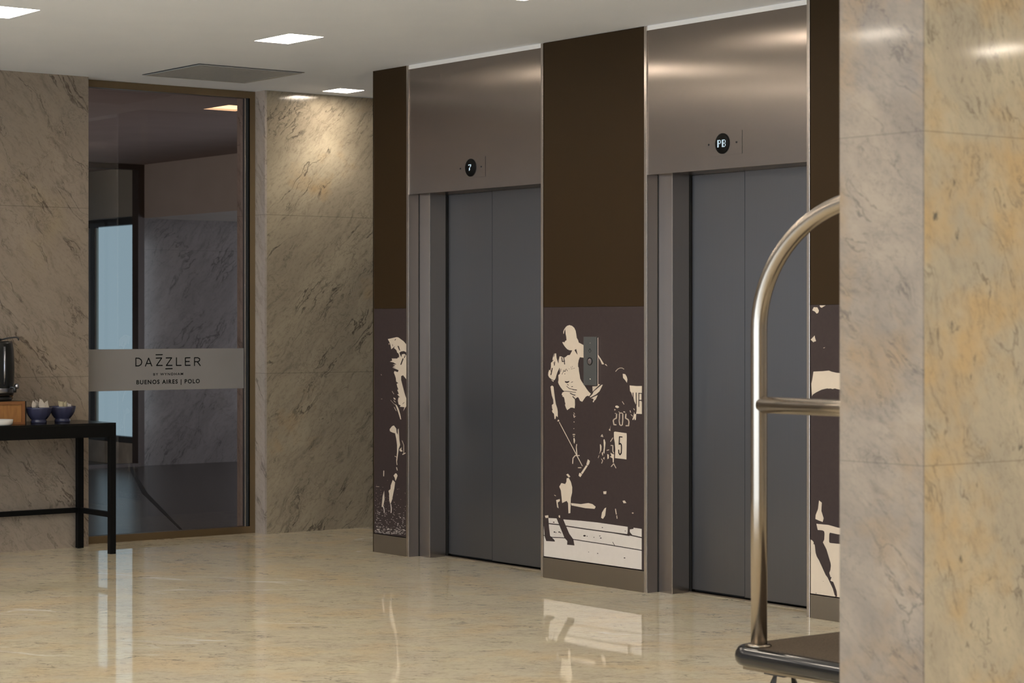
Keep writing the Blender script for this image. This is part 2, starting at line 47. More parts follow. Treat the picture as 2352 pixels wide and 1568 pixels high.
MURAL_LEFT=[('L',0,[(0.1456,1.2615),(0.2379,1.2734),(0.2551,1.2719),(0.3065,1.2512),(0.3377,1.232),(0.3417,1.029),(0.3036,1.0524),(0.2837,1.0472),(0.2837,1.0245),(0.2951,0.9989),(0.3235,0.9382),(0.3377,0.9177),(0.3377,0.8741),(0.3036,0.8424),(0.3178,0.8671),(0.2694,0.8681),(0.2808,0.8756),(0.258,0.8814),(0.2494,0.9038),(0.258,0.9235),(0.2723,0.9223),(0.2437,0.9393),(0.2608,0.943),(0.2437,0.9653),(0.2551,0.9688),(0.2437,0.9848),(0.2379,1.0008),(0.2551,1.0061),(0.2322,1.0137),(0.2293,1.0331),(0.2207,1.0492),(0.2092,1.0652),(0.2149,1.0751),(0.2494,1.0692),(0.258,1.0807),(0.2264,1.0883),(0.1919,1.0958),(0.2322,1.0981),(0.1977,1.1008),(0.2264,1.1094),(0.1977,1.1138),(0.2379,1.1144),(0.2034,1.1253),(0.1659,1.129),(0.1919,1.1365),(0.1861,1.1478),(0.2437,1.1486),(0.2551,1.1568),(0.262,1.1521),(0.2637,1.1667),(0.2551,1.1795),(0.2437,1.1826),(0.2351,1.1971),(0.2207,1.2051),(0.2092,1.2083),(0.2207,1.2214),(0.2006,1.2114),(0.1815,1.2021),(0.1746,1.2242),(0.163,1.2437)]),('K',0,[(0.2666,1.1829),(0.2837,1.1902),(0.3122,1.1931),(0.3349,1.1869),(0.3405,1.1676),(0.3178,1.177),(0.2922,1.1735),(0.2865,1.1572),(0.2751,1.17)]),('K',0,[(0.2465,1.2232),(0.2608,1.2217),(0.2751,1.1959),(0.2666,1.1958),(0.254,1.2103)]),('K',(0.0114,0.0065),[(0.2826,1.1151),(0.2951,1.1347),(0.3036,1.1478)]),('K',(0.0079,0.0045),[(0.3178,1.1544),(0.3264,1.1674)]),('K',(0.0069,0.0039),[(0.2207,1.2555),(0.2293,1.262)]),('K',(0.0046,0.0026),[(0.1948,1.2309),(0.1988,1.2212)]),('K',(0.0046,0.0026),[(0.3008,0.8859),(0.315,0.8944)]),('L',0,[(0.2034,0.9204),(0.2236,0.9161),(0.2264,0.9064),(0.2092,0.9108)]),('L',0,[(0.2063,0.9058),(0.2236,0.8966),(0.2264,0.8902),(0.2092,0.8994)]),('L',0,[(0.2207,0.8835),(0.2408,0.8744),(0.258,0.8555),(0.2751,0.8236),(0.2848,0.7948),(0.2751,0.7945),(0.2551,0.8327),(0.2379,0.8581)]),('L',(0.0052,0.0029),[(0.2121,0.8638),(0.2322,0.8433)]),('L',(0.0046,0.0026),[(0.1907,0.9558),(0.2092,0.9401)]),('L',(0.0029,0.0016),[(0.1746,0.9033),(0.2207,0.877)]),('L',(0.007,0.0039),[(0.1584,1.2355),(0.1595,1.2306)]),('L',(0.0041,0.0023),[(0.0757,1.0529),(0.0792,1.0481)]),('L',(0.0035,0.002),[(0.0768,0.9081),(0.0862,0.9083)]),('L',0,[(0.1647,0.732),(0.189,0.7512),(0.2092,0.7565),(0.2333,0.7393),(0.2374,0.7167),(0.2494,0.7036),(0.2494,0.7353),(0.259,0.7403),(0.2654,0.6725),(0.2734,0.6456),(0.259,0.6223),(0.2534,0.5993),(0.2374,0.5304),(0.2333,0.5529),(0.2414,0.5988),(0.2414,0.6442),(0.2333,0.6802),(0.2213,0.7115),(0.1931,0.7149),(0.1688,0.7208)]),('L',0,[(0.2654,0.6181),(0.2894,0.6328),(0.2854,0.619),(0.299,0.6106),(0.2854,0.6063),(0.2694,0.6101)]),('L',(0.0048,0.0027),[(0.2934,0.6714),(0.3101,0.6473),(0.3101,0.593)]),('L',(0.0096,0.0054),[(0.299,0.5916),(0.3252,0.6005)]),('L',0,[(0.2317,0.5142),(0.2414,0.5125),(0.2478,0.4947),(0.2398,0.4965)]),('L',0,[(0.2052,0.4627),(0.2253,0.4775),(0.2374,0.4759),(0.247,0.4651),(0.2374,0.4487),(0.2253,0.4321),(0.2173,0.4521)]),('L',(0.0056,0.0032),[(0.2189,0.5772),(0.2349,0.5735)]),('L',0,[(0.1971,0.4372),(0.2213,0.425),(0.2132,0.3881),(0.189,0.3183),(0.1728,0.2921),(0.1607,0.3164),(0.1607,0.353),(0.1526,0.3707),(0.1728,0.3811),(0.1769,0.4041)]),('L',0,[(0.1078,0.3702),(0.1119,0.3178),(0.0955,0.2709),(0.0808,0.2722),(0.0914,0.3348)]),('L',(0.009,0.005),[(0.0996,0.2735),(0.1078,0.2557),(0.1078,0.2397)]),('L',(0.0097,0.0055),[(0.1769,0.2924),(0.1825,0.2677),(0.1793,0.2447)]),('L',(0.0082,0.0046),[(0.1037,0.4845),(0.1021,0.4546)]),('L',(0.0041,0.0023),[(0.0216,0.3879),(0.0545,0.3885)]),('L',(0.0064,0.0036),[(0.2414,0.5284),(0.2382,0.5441)]),('L',(0.0038,0.0022),[(0.2445,0.1848),(0.2582,0.185)]),('L',(0.003,0.0017),[(0.0142,0.116),(0.0283,0.1164)]),('L',(0.003,0.0017),[(0.0463,0.1219),(0.0512,0.122)]),('L',(0.0023,0.0013),[(0.0133,0.1774),(0.0187,0.1769)]),('L',(0.0039,0.0022),[(0.0621,0.1453),(0.0656,0.1453)]),('L',(0.0042,0.0023),[(0.0106,0.3047),(0.0139,0.3054)]),('L',(0.004,0.0023),[(0.326,0.2907),(0.3292,0.2912)]),('L',(0.0035,0.002),[(0.1845,0.1232),(0.1888,0.1226)]),('L',(0.0041,0.0023),[(0.3199,0.1779),(0.3253,0.1784)]),('L',(0.0018,0.001),[(0.0577,0.2909),(0.061,0.2914)]),('L',(0.0036,0.002),[(0.0097,0.1713),(0.0159,0.172)]),('L',(0.0025,0.0014),[(0.1639,0.1442),(0.1718,0.1442)]),('L',(0.0017,0.0009),[(0.3237,0.364),(0.3269,0.3636)]),('L',(0.0039,0.0022),[(0.0144,0.1284),(0.0209,0.1286)]),('L',(0.0022,0.0012),[(0.0254,0.3966),(0.0287,0.3958)]),('L',(0.0042,0.0024),[(0.2542,0.2925),(0.2574,0.2918)]),('L',(0.0031,0.0018),[(0.1214,0.2381),(0.1331,0.2393)]),('L',(0.004,0.0023),[(0.268,0.1639),(0.2701,0.1631)]),('L',(0.0034,0.0019),[(0.1211,0.3298),(0.1243,0.3292)]),('L',(0.0031,0.0018),[(0.3065,0.2522),(0.312,0.2528)]),('L',(0.0021,0.0012),[(0.0357,0.2849),(0.039,0.2847)]),('L',(0.0018,0.001),[(0.0572,0.108),(0.0718,0.1087)]),('L',(0.0033,0.0019),[(0.0829,0.2197),(0.0954,0.2203)]),('L',(0.0043,0.0024),[(0.0289,0.212),(0.031,0.2121)]),('L',(0.0038,0.0021),[(0.0473,0.132),(0.0615,0.1324)]),('L',(0.0029,0.0016),[(0.0448,0.1402),(0.0484,0.1398)]),('L',(0.0045,0.0025),[(0.1574,0.2543),(0.1606,0.2538)]),('L',(0.003,0.0017),[(0.1536,0.1186),(0.1646,0.1192)]),('L',(0.002,0.0011),[(0.1414,0.2543),(0.1447,0.2547)]),('L',(0.0033,0.0019),[(0.3165,0.1294),(0.3245,0.1301)]),('L',(0.0039,0.0022),[(0.0989,0.3296),(0.1022,0.329)]),('L',(0.0038,0.0021),[(0.2602,0.2434),(0.2707,0.2435)]),('L',(0.0036,0.002),[(0.1274,0.1513),(0.1327,0.1516)]),('L',(0.0024,0.0014),[(0.2283,0.1572),(0.2421,0.1576)]),('L',(0.0032,0.0018),[(0.013,0.1761),(0.018,0.176)]),('L',(0.0034,0.0019),[(0.2693,0.2197),(0.2811,0.2204)]),('L',(0.0039,0.0022),[(0.2471,0.181),(0.2532,0.1807)]),('L',(0.0044,0.0025),[(0.2274,0.1407),(0.2413,0.1413)]),('L',(0.004,0.0023),[(0.059,0.19),(0.073,0.1907)]),('L',(0.0037,0.0021),[(0.2424,0.172),(0.2463,0.1716)]),('L',(0.0028,0.0016),[(0.2223,0.1914),(0.2319,0.1913)]),('L',(0.0017,0.001),[(0.2428,0.1821),(0.2464,0.1823)]),('L',(0.0036,0.002),[(0.0783,0.1674),(0.0882,0.1687)]),('L',(0.0018,0.001),[(0.0839,0.2044),(0.0873,0.2049)]),('L',(0.0017,0.001),[(0.0732,0.2859),(0.0765,0.2861)]),('L',(0.0033,0.0019),[(0.2076,0.2348),(0.2122,0.2343)]),('L',(0.0024,0.0014),[(0.142,0.431),(0.1452,0.4313)]),('L',(0.0026,0.0015),[(0.2783,0.3277),(0.2815,0.3286)]),('L',(0.0032,0.0018),[(0.0397,0.1715),(0.0458,0.1716)]),('L',(0.0028,0.0016),[(0.2698,0.1303),(0.2818,0.1306)]),('L',(0.0034,0.0019),[(0.0537,0.2267),(0.0627,0.2263)]),('L',(0.0026,0.0015),[(0.2023,0.1236),(0.2155,0.1251)]),('L',(0.0034,0.0019),[(0.1936,0.3257),(0.1968,0.3265)]),('L',(0.0026,0.0015),[(0.2953,0.1874),(0.3024,0.1882)]),('L',(0.0026,0.0015),[(0.3229,0.2667),(0.3261,0.266)]),('L',(0.0023,0.0013),[(0.1976,0.1315),(0.2119,0.1322)]),('L',(0.0044,0.0025),[(0.1117,0.2194),(0.1197,0.2201)]),('L',(0.0034,0.0019),[(0.0478,0.2006),(0.0553,0.2013)]),('L',(0.0016,0.0009),[(0.2742,0.1587),(0.2826,0.1595)]),('L',(0.0023,0.0013),[(0.2616,0.1331),(0.2667,0.134)]),('L',(0.0034,0.0019),[(0.1034,0.1128),(0.1112,0.1129)]),('L',(0.0019,0.0011),[(0.2462,0.1886),(0.2576,0.1895)]),('L',(0.0025,0.0014),[(0.1169,0.1933),(0.1255,0.1938)]),('L',(0.0033,0.0018),[(0.2514,0.2428),(0.2535,0.2434)]),('L',(0.0041,0.0023),[(0.3026,0.2237),(0.3111,0.2249)]),('L',(0.0033,0.0018),[(0.1454,0.1495),(0.1562,0.1497)]),('L',(0.0027,0.0015),[(0.302,0.2178),(0.3086,0.2175)]),('L',(0.004,0.0022),[(0.1067,0.2826),(0.11,0.2835)]),('L',(0.0028,0.0016),[(0.2337,0.1466),(0.239,0.1463)]),('L',(0.003,0.0017),[(0.0539,0.1209),(0.0628,0.1213)]),('L',(0.0033,0.0019),[(0.0557,0.2372),(0.0681,0.2385)]),('L',(0.0038,0.0022),[(0.2745,0.2823),(0.2777,0.2822)]),('L',(0.0044,0.0025),[(0.2437,0.3862),(0.2469,0.3854)]),('L',(0.0041,0.0023),[(0.0255,0.154),(0.03,0.1539)]),('L',(0.002,0.0011),[(0.2394,0.1288),(0.2447,0.1283)]),('L',(0.0028,0.0016),[(0.2079,0.3075),(0.2111,0.3083)]),('L',(0.002,0.0011),[(0.0226,0.1685),(0.0293,0.1696)]),('L',(0.0037,0.0021),[(0.1966,0.3556),(0.1998,0.355)]),('L',(0.0025,0.0014),[(0.1504,0.3104),(0.1537,0.3103)]),('L',(0.0026,0.0015),[(0.3126,0.2169),(0.3149,0.2166)]),('L',(0.003,0.0017),[(0.2145,0.3074),(0.2178,0.3068)]),('L',(0.0024,0.0013),[(0.2084,0.1956),(0.2172,0.1964)]),('L',(0.002,0.0011),[(0.1772,0.1566),(0.1818,0.1571)]),('L',(0.0037,0.0021),[(0.0652,0.1506),(0.0754,0.1519)]),('L',(0.002,0.0011),[(0.0368,0.1609),(0.0463,0.1619)]),('L',(0.0025,0.0014),[(0.1618,0.1345),(0.1737,0.136)]),('L',(0.0021,0.0012),[(0.0222,0.1495),(0.0364,0.1498)]),('L',(0.0044,0.0025),[(0.048,0.2693),(0.0513,0.2691)]),('L',(0.0034,0.0019),[(0.0543,0.1355),(0.0606,0.1363)]),('L',(0.0026,0.0015),[(0.2072,0.2471),(0.2138,0.248)]),('L',(0.0039,0.0022),[(0.2179,0.1462),(0.225,0.1459)]),('L',(0.0032,0.0018),[(0.1982,0.2026),(0.2094,0.2033)]),('L',(0.0022,0.0012),[(0.0209,0.3202),(0.0242,0.3212)]),('L',(0.0038,0.0021),[(0.1671,0.133),(0.1688,0.1331)]),('L',(0.0028,0.0016),[(0.2086,0.1361),(0.2162,0.1372)]),('L',(0.0027,0.0015),[(0.0621,0.2958),(0.0653,0.2962)]),('L',(0.0024,0.0013),[(0.0588,0.1261),(0.0641,0.127)]),('L',(0.003,0.0017),[(0.0868,0.2517),(0.0901,0.2527)]),('L',(0.0043,0.0024),[(0.1265,0.1244),(0.1371,0.1246)]),('L',(0.0019,0.0011),[(0.3109,0.2207),(0.321,0.2215)]),('L',(0.0021,0.0012),[(0.2453,0.1753),(0.2495,0.1763)]),('L',(0.0028,0.0016),[(0.0357,0.266),(0.039,0.2652)]),('L',(0.003,0.0017),[(0.1107,0.2321),(0.116,0.2319)]),('L',(0.0023,0.0013),[(0.0599,0.1536),(0.0703,0.1532)]),('L',(0.0044,0.0025),[(0.1509,0.1735),(0.1526,0.1744)]),('L',(0.0018,0.001),[(0.1407,0.149),(0.1495,0.1485)]),('L',(0.0019,0.0011),[(0.1244,0.197),(0.127,0.1963)]),('L',(0.0017,0.001),[(0.3105,0.2164),(0.3152,0.2174)]),('L',(0.0024,0.0013),[(0.0279,0.2179),(0.0349,0.2185)]),('L',(0.0045,0.0025),[(0.0224,0.3492),(0.0257,0.3499)]),('L',(0.0031,0.0018),[(0.1412,0.2004),(0.144,0.2008)]),('L',(0.0042,0.0024),[(0.1859,0.3252),(0.1891,0.3251)]),('L',(0.0017,0.0009),[(0.0774,0.1313),(0.0861,0.1317)]),('L',(0.0034,0.0019),[(0.1288,0.1864),(0.1398,0.1862)]),('L',(0.004,0.0022),[(0.1554,0.2505),(0.1599,0.2514)]),('L',(0.0039,0.0022),[(0.0342,0.2409),(0.0466,0.2418)]),('L',(0.0024,0.0013),[(0.0369,0.305),(0.0402,0.3059)]),('L',(0.0023,0.0013),[(0.1976,0.2224),(0.2,0.2221)]),('L',(0.0025,0.0014),[(0.0753,0.3551),(0.0786,0.3554)]),('L',(0.0025,0.0014),[(0.1469,0.3275),(0.1501,0.3272)]),('L',(0.0034,0.0019),[(0.2947,0.2017),(0.306,0.202)]),('L',(0.0034,0.0019),[(0.2683,0.2243),(0.2821,0.2245)]),('L',(0.004,0.0022),[(0.0957,0.1592),(0.1023,0.1602)]),('L',(0.0024,0.0013),[(0.0654,0.3415),(0.0687,0.3413)]),('L',(0.0039,0.0022),[(0.0309,0.2483),(0.0342,0.2483)]),('L',(0.002,0.0011),[(0.0266,0.3708),(0.0299,0.3712)]),('L',(0.0033,0.0019),[(0.3149,0.149),(0.3194,0.1493)]),('L',(0.0017,0.0009),[(0.1147,0.2329),(0.124,0.2327)]),('L',(0.0032,0.0018),[(0.0409,0.1505),(0.0448,0.1503)]),('L',(0.0038,0.0022),[(0.3122,0.2265),(0.3153,0.227)]),('L',(0.0029,0.0016),[(0.1578,0.1282),(0.1652,0.1281)]),('L',(0.0044,0.0025),[(0.1799,0.1267),(0.1892,0.1278)]),('L',(0.0018,0.001),[(0.1409,0.1431),(0.1553,0.1446)]),('L',(0.0041,0.0023),[(0.1649,0.1879),(0.1716,0.1888)]),('L',(0.0033,0.0018),[(0.0758,0.2539),(0.0791,0.2543)]),('L',(0.0026,0.0015),[(0.0881,0.1498),(0.093,0.1492)]),('L',(0.0033,0.0019),[(0.2824,0.1496),(0.2891,0.1506)]),('L',(0.0017,0.001),[(0.169,0.1424),(0.1728,0.1433)]),('L',(0.0022,0.0012),[(0.2958,0.1713),(0.3075,0.1722)]),('L',(0.0033,0.0019),[(0.284,0.1766),(0.2958,0.1774)]),('L',(0.0033,0.0018),[(0.1762,0.4037),(0.1794,0.4043)]),('L',(0.0017,0.001),[(0.1122,0.2259),(0.1179,0.2264)]),('L',(0.0027,0.0015),[(0.232,0.214),(0.2463,0.2141)]),('L',(0.0035,0.002),[(0.2315,0.1326),(0.24,0.1324)]),('L',(0.0035,0.002),[(0.1999,0.2388),(0.2082,0.2395)]),('L',(0.0027,0.0015),[(0.0386,0.3323),(0.0419,0.3323)]),('L',(0.0025,0.0014),[(0.2359,0.1595),(0.2495,0.1606)]),('L',(0.0038,0.0021),[(0.0301,0.1516),(0.0405,0.1513)]),('L',(0.004,0.0022),[(0.2286,0.1365),(0.2397,0.1368)]),('L',(0.0042,0.0023),[(0.1778,0.283),(0.181,0.2836)]),('L',(0.0027,0.0015),[(0.1873,0.1214),(0.189,0.1217)]),('L',(0.0041,0.0023),[(0.2215,0.2971),(0.2247,0.2965)]),('L',(0.0019,0.0011),[(0.1322,0.1783),(0.1428,0.1787)]),('L',(0.0042,0.0023),[(0.1313,0.1594),(0.1357,0.1599)]),('L',(0.0041,0.0023),[(0.2116,0.2661),(0.2148,0.2669)]),('L',(0.0022,0.0013),[(0.258,0.184),(0.2605,0.1839)]),('L',(0.0036,0.0021),[(0.2914,0.1519),(0.2983,0.1524)]),('L',(0.0024,0.0014),[(0.3005,0.2077),(0.3057,0.2077)]),('L',(0.0017,0.001),[(0.0713,0.1136),(0.0745,0.1137)]),('L',(0.0022,0.0012),[(0.0671,0.1755),(0.0765,0.1757)]),('L',(0.0018,0.001),[(0.2434,0.1723),(0.2512,0.172)]),('L',(0.0041,0.0023),[(0.1105,0.1181),(0.1205,0.1178)]),('L',(0.004,0.0022),[(0.2355,0.28),(0.2387,0.2802)]),('L',(0.0021,0.0012),[(0.0733,0.3216),(0.0766,0.3224)]),('L',(0.0019,0.0011),[(0.2096,0.3067),(0.2128,0.3064)]),('L',(0.0038,0.0022),[(0.2697,0.1661),(0.2805,0.1658)]),('L',(0.0043,0.0024),[(0.2127,0.1261),(0.2156,0.1269)]),('L',(0.0027,0.0015),[(0.0775,0.3433),(0.0808,0.3435)]),('L',(0.0018,0.001),[(0.2484,0.1744),(0.2551,0.1746)]),('L',(0.0034,0.0019),[(0.0469,0.2248),(0.0534,0.2247)]),('L',(0.0042,0.0024),[(0.3202,0.2162),(0.3227,0.2158)]),('L',(0.002,0.0011),[(0.1042,0.1563),(0.1121,0.1569)]),('L',(0.0027,0.0015),[(0.3048,0.1685),(0.3101,0.1688)]),('L',(0.0032,0.0018),[(0.2637,0.1726),(0.2691,0.1731)]),('L',(0.0018,0.001),[(0.1767,0.1403),(0.1838,0.1411)]),('L',(0.0024,0.0014),[(0.0343,0.1611),(0.0372,0.1613)]),('L',(0.0027,0.0015),[(0.1805,0.1194),(0.1942,0.1208)]),('L',(0.0016,0.0009),[(0.2676,0.2453),(0.279,0.2461)]),('L',(0.0029,0.0017),[(0.0919,0.3884),(0.0952,0.3887)]),('L',(0.0023,0.0013),[(0.0219,0.19),(0.0364,0.1907)]),('L',(0.0025,0.0014),[(0.0325,0.2006),(0.0468,0.2009)]),('L',(0.0028,0.0016),[(0.0231,0.192),(0.035,0.1926)]),('L',(0.0034,0.0019),[(0.2975,0.1944),(0.3072,0.1957)]),('L',(0.0028,0.0016),[(0.2586,0.3891),(0.2618,0.3885)]),('L',(0.0026,0.0015),[(0.2993,0.1533),(0.3136,0.1535)]),('L',(0.0039,0.0022),[(0.0566,0.1241),(0.0638,0.1236)]),('L',(0.0028,0.0016),[(0.0799,0.1102),(0.0851,0.1105)]),('L',(0.002,0.0011),[(0.2258,0.2615),(0.229,0.2622)]),('L',(0.0027,0.0015),[(0.0292,0.2036),(0.0426,0.2035)]),('L',(0.004,0.0023),[(0.0161,0.2765),(0.0194,0.2758)]),('L',(0.0023,0.0013),[(0.0494,0.1751),(0.0632,0.1749)]),('L',(0.0029,0.0016),[(0.0704,0.3698),(0.0737,0.3703)]),('L',(0.0038,0.0022),[(0.1313,0.1526),(0.1349,0.1527)]),('L',(0.0019,0.0011),[(0.2372,0.1253),(0.2402,0.1251)]),('L',(0.003,0.0017),[(0.1271,0.2305),(0.1363,0.23)]),('L',(0.0024,0.0013),[(0.1945,0.2733),(0.1977,0.2734)]),('L',(0.003,0.0017),[(0.0499,0.1504),(0.0609,0.1518)]),('L',(0.0031,0.0017),[(0.1431,0.1505),(0.1527,0.1505)]),('L',(0.0017,0.001),[(0.1726,0.3551),(0.1758,0.3555)]),('L',(0.0025,0.0014),[(0.0149,0.2302),(0.0225,0.2303)]),('L',(0.0031,0.0018),[(0.1268,0.1243),(0.1378,0.1241)]),('L',(0.0024,0.0014),[(0.3275,0.1361),(0.3312,0.1355)]),('L',(0.0037,0.0021),[(0.1559,0.34),(0.1592,0.3401)]),('L',(0.0024,0.0014),[(0.305,0.2396),(0.3137,0.2394)]),('L',(0.003,0.0017),[(0.1244,0.3071),(0.1276,0.3071)]),('L',(0.0018,0.001),[(0.1576,0.2821),(0.1609,0.283)]),('L',(0.0044,0.0025),[(0.0562,0.2341),(0.0613,0.2347)]),('L',(0.0023,0.0013),[(0.2451,0.1561),(0.2573,0.1565)]),('L',(0.0023,0.0013),[(0.2128,0.2331),(0.2179,0.2327)]),('L',(0.0021,0.0012),[(0.2991,0.2273),(0.3024,0.2283)]),('L',(0.0016,0.0009),[(0.1926,0.1597),(0.1948,0.1592)]),('L',(0.0017,0.001),[(0.288,0.2141),(0.2971,0.2152)]),('L',(0.0033,0.0019),[(0.2075,0.1641),(0.212,0.1635)]),('L',(0.0036,0.002),[(0.031,0.3136),(0.0343,0.3145)]),('L',(0.0035,0.0019),[(0.1597,0.3469),(0.1629,0.3463)]),('L',(0.0035,0.002),[(0.028,0.1506),(0.0408,0.1519)]),('L',(0.0025,0.0014),[(0.0953,0.1498),(0.0969,0.1494)]),('L',(0.0029,0.0016),[(0.3004,0.2104),(0.304,0.2111)]),('L',(0.0022,0.0012),[(0.3148,0.2745),(0.318,0.2754)]),('L',(0.0029,0.0016),[(0.0327,0.2296),(0.0425,0.2298)]),('L',(0.0031,0.0017),[(0.0555,0.2873),(0.0587,0.2871)]),('L',(0.0042,0.0024),[(0.1958,0.218),(0.1993,0.2185)]),('L',(0.0042,0.0023),[(0.1813,0.2065),(0.1901,0.2066)]),('L',(0.0039,0.0022),[(0.2622,0.2291),(0.2676,0.2301)]),('L',(0.0042,0.0023),[(0.1265,0.2629),(0.1298,0.2635)]),('L',(0.0043,0.0024),[(0.2176,0.1816),(0.2207,0.1813)]),('L',(0.0035,0.0019),[(0.039,0.2344),(0.0518,0.2348)]),('L',(0.0027,0.0015),[(0.3228,0.3692),(0.326,0.369)]),('L',(0.0028,0.0016),[(0.0938,0.155),(0.0997,0.156)]),('L',(0.0028,0.0016),[(0.2418,0.3537),(0.2451,0.3532)]),('L',(0.004,0.0022),[(0.1037,0.144),(0.1138,0.1438)]),('L',(0.0022,0.0013),[(0.2888,0.1313),(0.3049,0.1316)]),('L',(0.0032,0.0018),[(0.0811,0.1324),(0.0882,0.132)]),('L',(0.004,0.0022),[(0.0382,0.1339),(0.0549,0.1343)]),('L',(0.0036,0.002),[(0.157,0.1203),(0.1655,0.1201)]),('L',(0.004,0.0023),[(0.1798,0.1461),(0.1879,0.1458)]),('L',(0.0031,0.0018),[(0.1463,0.1317),(0.1581,0.1317)]),('L',(0.0031,0.0017),[(0.1438,0.1188),(0.1544,0.1187)]),('L',(0.0039,0.0022),[(0.125,0.1194),(0.1438,0.12)]),('L',(0.0023,0.0013),[(0.2618,0.1437),(0.2784,0.144)]),('L',(0.0029,0.0016),[(0.3025,0.1536),(0.3178,0.1539)]),('L',(0.0026,0.0015),[(0.1874,0.1225),(0.2035,0.1229)]),('L',(0.0036,0.002),[(0.0864,0.1227),(0.1021,0.123)]),('L',(0.0035,0.0019),[(0.0498,0.1252),(0.0603,0.1251)]),('L',(0.0023,0.0013),[(0.0317,0.1204),(0.058,0.1215)]),('L',(0.0033,0.0019),[(0.033,0.1374),(0.0484,0.1376)]),('L',(0.0023,0.0013),[(0.0542,0.1177),(0.0745,0.1184)]),('L',(0.0022,0.0012),[(0.0861,0.1276),(0.0996,0.1278)]),('L',(0.0028,0.0015),[(0.0404,0.1211),(0.062,0.1218)]),('L',(0.0038,0.0021),[(0.2081,0.1332),(0.224,0.1335)]),('L',(0.0038,0.0022),[(0.096,0.118),(0.1091,0.1181)]),('L',(0.004,0.0023),[(0.1393,0.1435),(0.1539,0.1437)]),('L',(0.0035,0.002),[(0.2106,0.147),(0.2316,0.1477)]),('L',(0.0037,0.0021),[(0.3055,0.1554),(0.3178,0.1554)]),('L',(0.0034,0.0019),[(0.1354,0.1275),(0.1583,0.1283)]),('L',(0.0034,0.0019),[(0.2372,0.1421),(0.2534,0.1424)]),('L',(0.003,0.0017),[(0.2607,0.1352),(0.2702,0.135)]),('L',(0.0037,0.0021),[(0.2532,0.1528),(0.2744,0.1535)]),('L',(0.0023,0.0013),[(0.1753,0.1479),(0.1911,0.1482)]),('L',(0.0025,0.0014),[(0.3099,0.1495),(0.3325,0.1503)]),('L',(0.0033,0.0019),[(0.2129,0.1264),(0.2268,0.1266)]),('L',(0.0034,0.0019),[(0.0965,0.1387),(0.1032,0.1383)]),('L',(0.0029,0.0016),[(0.2409,0.1351),(0.257,0.1354)]),('L',(0.0032,0.0018),[(0.2396,0.1432),(0.2532,0.1433)]),('L',(0.0022,0.0012),[(0.1445,0.1251),(0.1643,0.1257)]),('L',(0.0021,0.0012),[(0.2748,0.1463),(0.284,0.1461)]),('L',(0.0029,0.0017),[(0.2518,0.1525),(0.2603,0.1522)]),('L',(0.003,0.0017),[(0.2598,0.1403),(0.2754,0.1405)]),('L',(0.0033,0.0018),[(0.2546,0.1521),(0.2758,0.1528)]),('L',(0.0037,0.0021),[(0.198,0.1255),(0.2183,0.1261)]),('L',(0.0041,0.0023),[(0.0062,0.1225),(0.0303,0.1234)]),('L',(0.0023,0.0013),[(0.0264,0.1361),(0.0397,0.1362)]),('L',(0.0021,0.0012),[(0.0351,0.1315),(0.046,0.1314)]),('L',(0.0028,0.0016),[(0.0979,0.1326),(0.1187,0.1333)]),('L',(0.0034,0.0019),[(0.3029,0.1502),(0.3264,0.1511)]),('L',(0.0029,0.0016),[(0.1334,0.1407),(0.1487,0.141)]),('L',(0.0034,0.0019),[(0.1472,0.147),(0.1687,0.1477)]),('L',(0.0038,0.0021),[(0.2193,0.1257),(0.2405,0.1265)]),('L',(0.0033,0.0019),[(0.2573,0.126),(0.2717,0.1262)]),('L',(0.0029,0.0016),[(0.2826,0.1348),(0.3026,0.1355)]),('L',(0.0034,0.0019),[(0.1114,0.1405),(0.1228,0.1404)]),('L',(0.0038,0.0021),[(0.0651,0.1209),(0.0822,0.1213)]),('L',(0.0028,0.0016),[(0.033,0.1314),(0.0516,0.1319)]),('L',(0.0023,0.0013),[(0.1011,0.1415),(0.1078,0.1411)]),('L',(0.0032,0.0018),[(0.0423,0.1302),(0.049,0.1298)]),('L',(0.0038,0.0022),[(0.271,0.1255),(0.2837,0.1256)]),('L',(0.0022,0.0012),[(0.0569,0.1413),(0.0636,0.1408)]),('L',(0.0036,0.002),[(0.2454,0.1347),(0.261,0.135)]),('L',(0.0031,0.0017),[(0.2949,0.1415),(0.3129,0.142)]),('L',(0.0037,0.0021),[(0.1411,0.1425),(0.1562,0.1427)])]
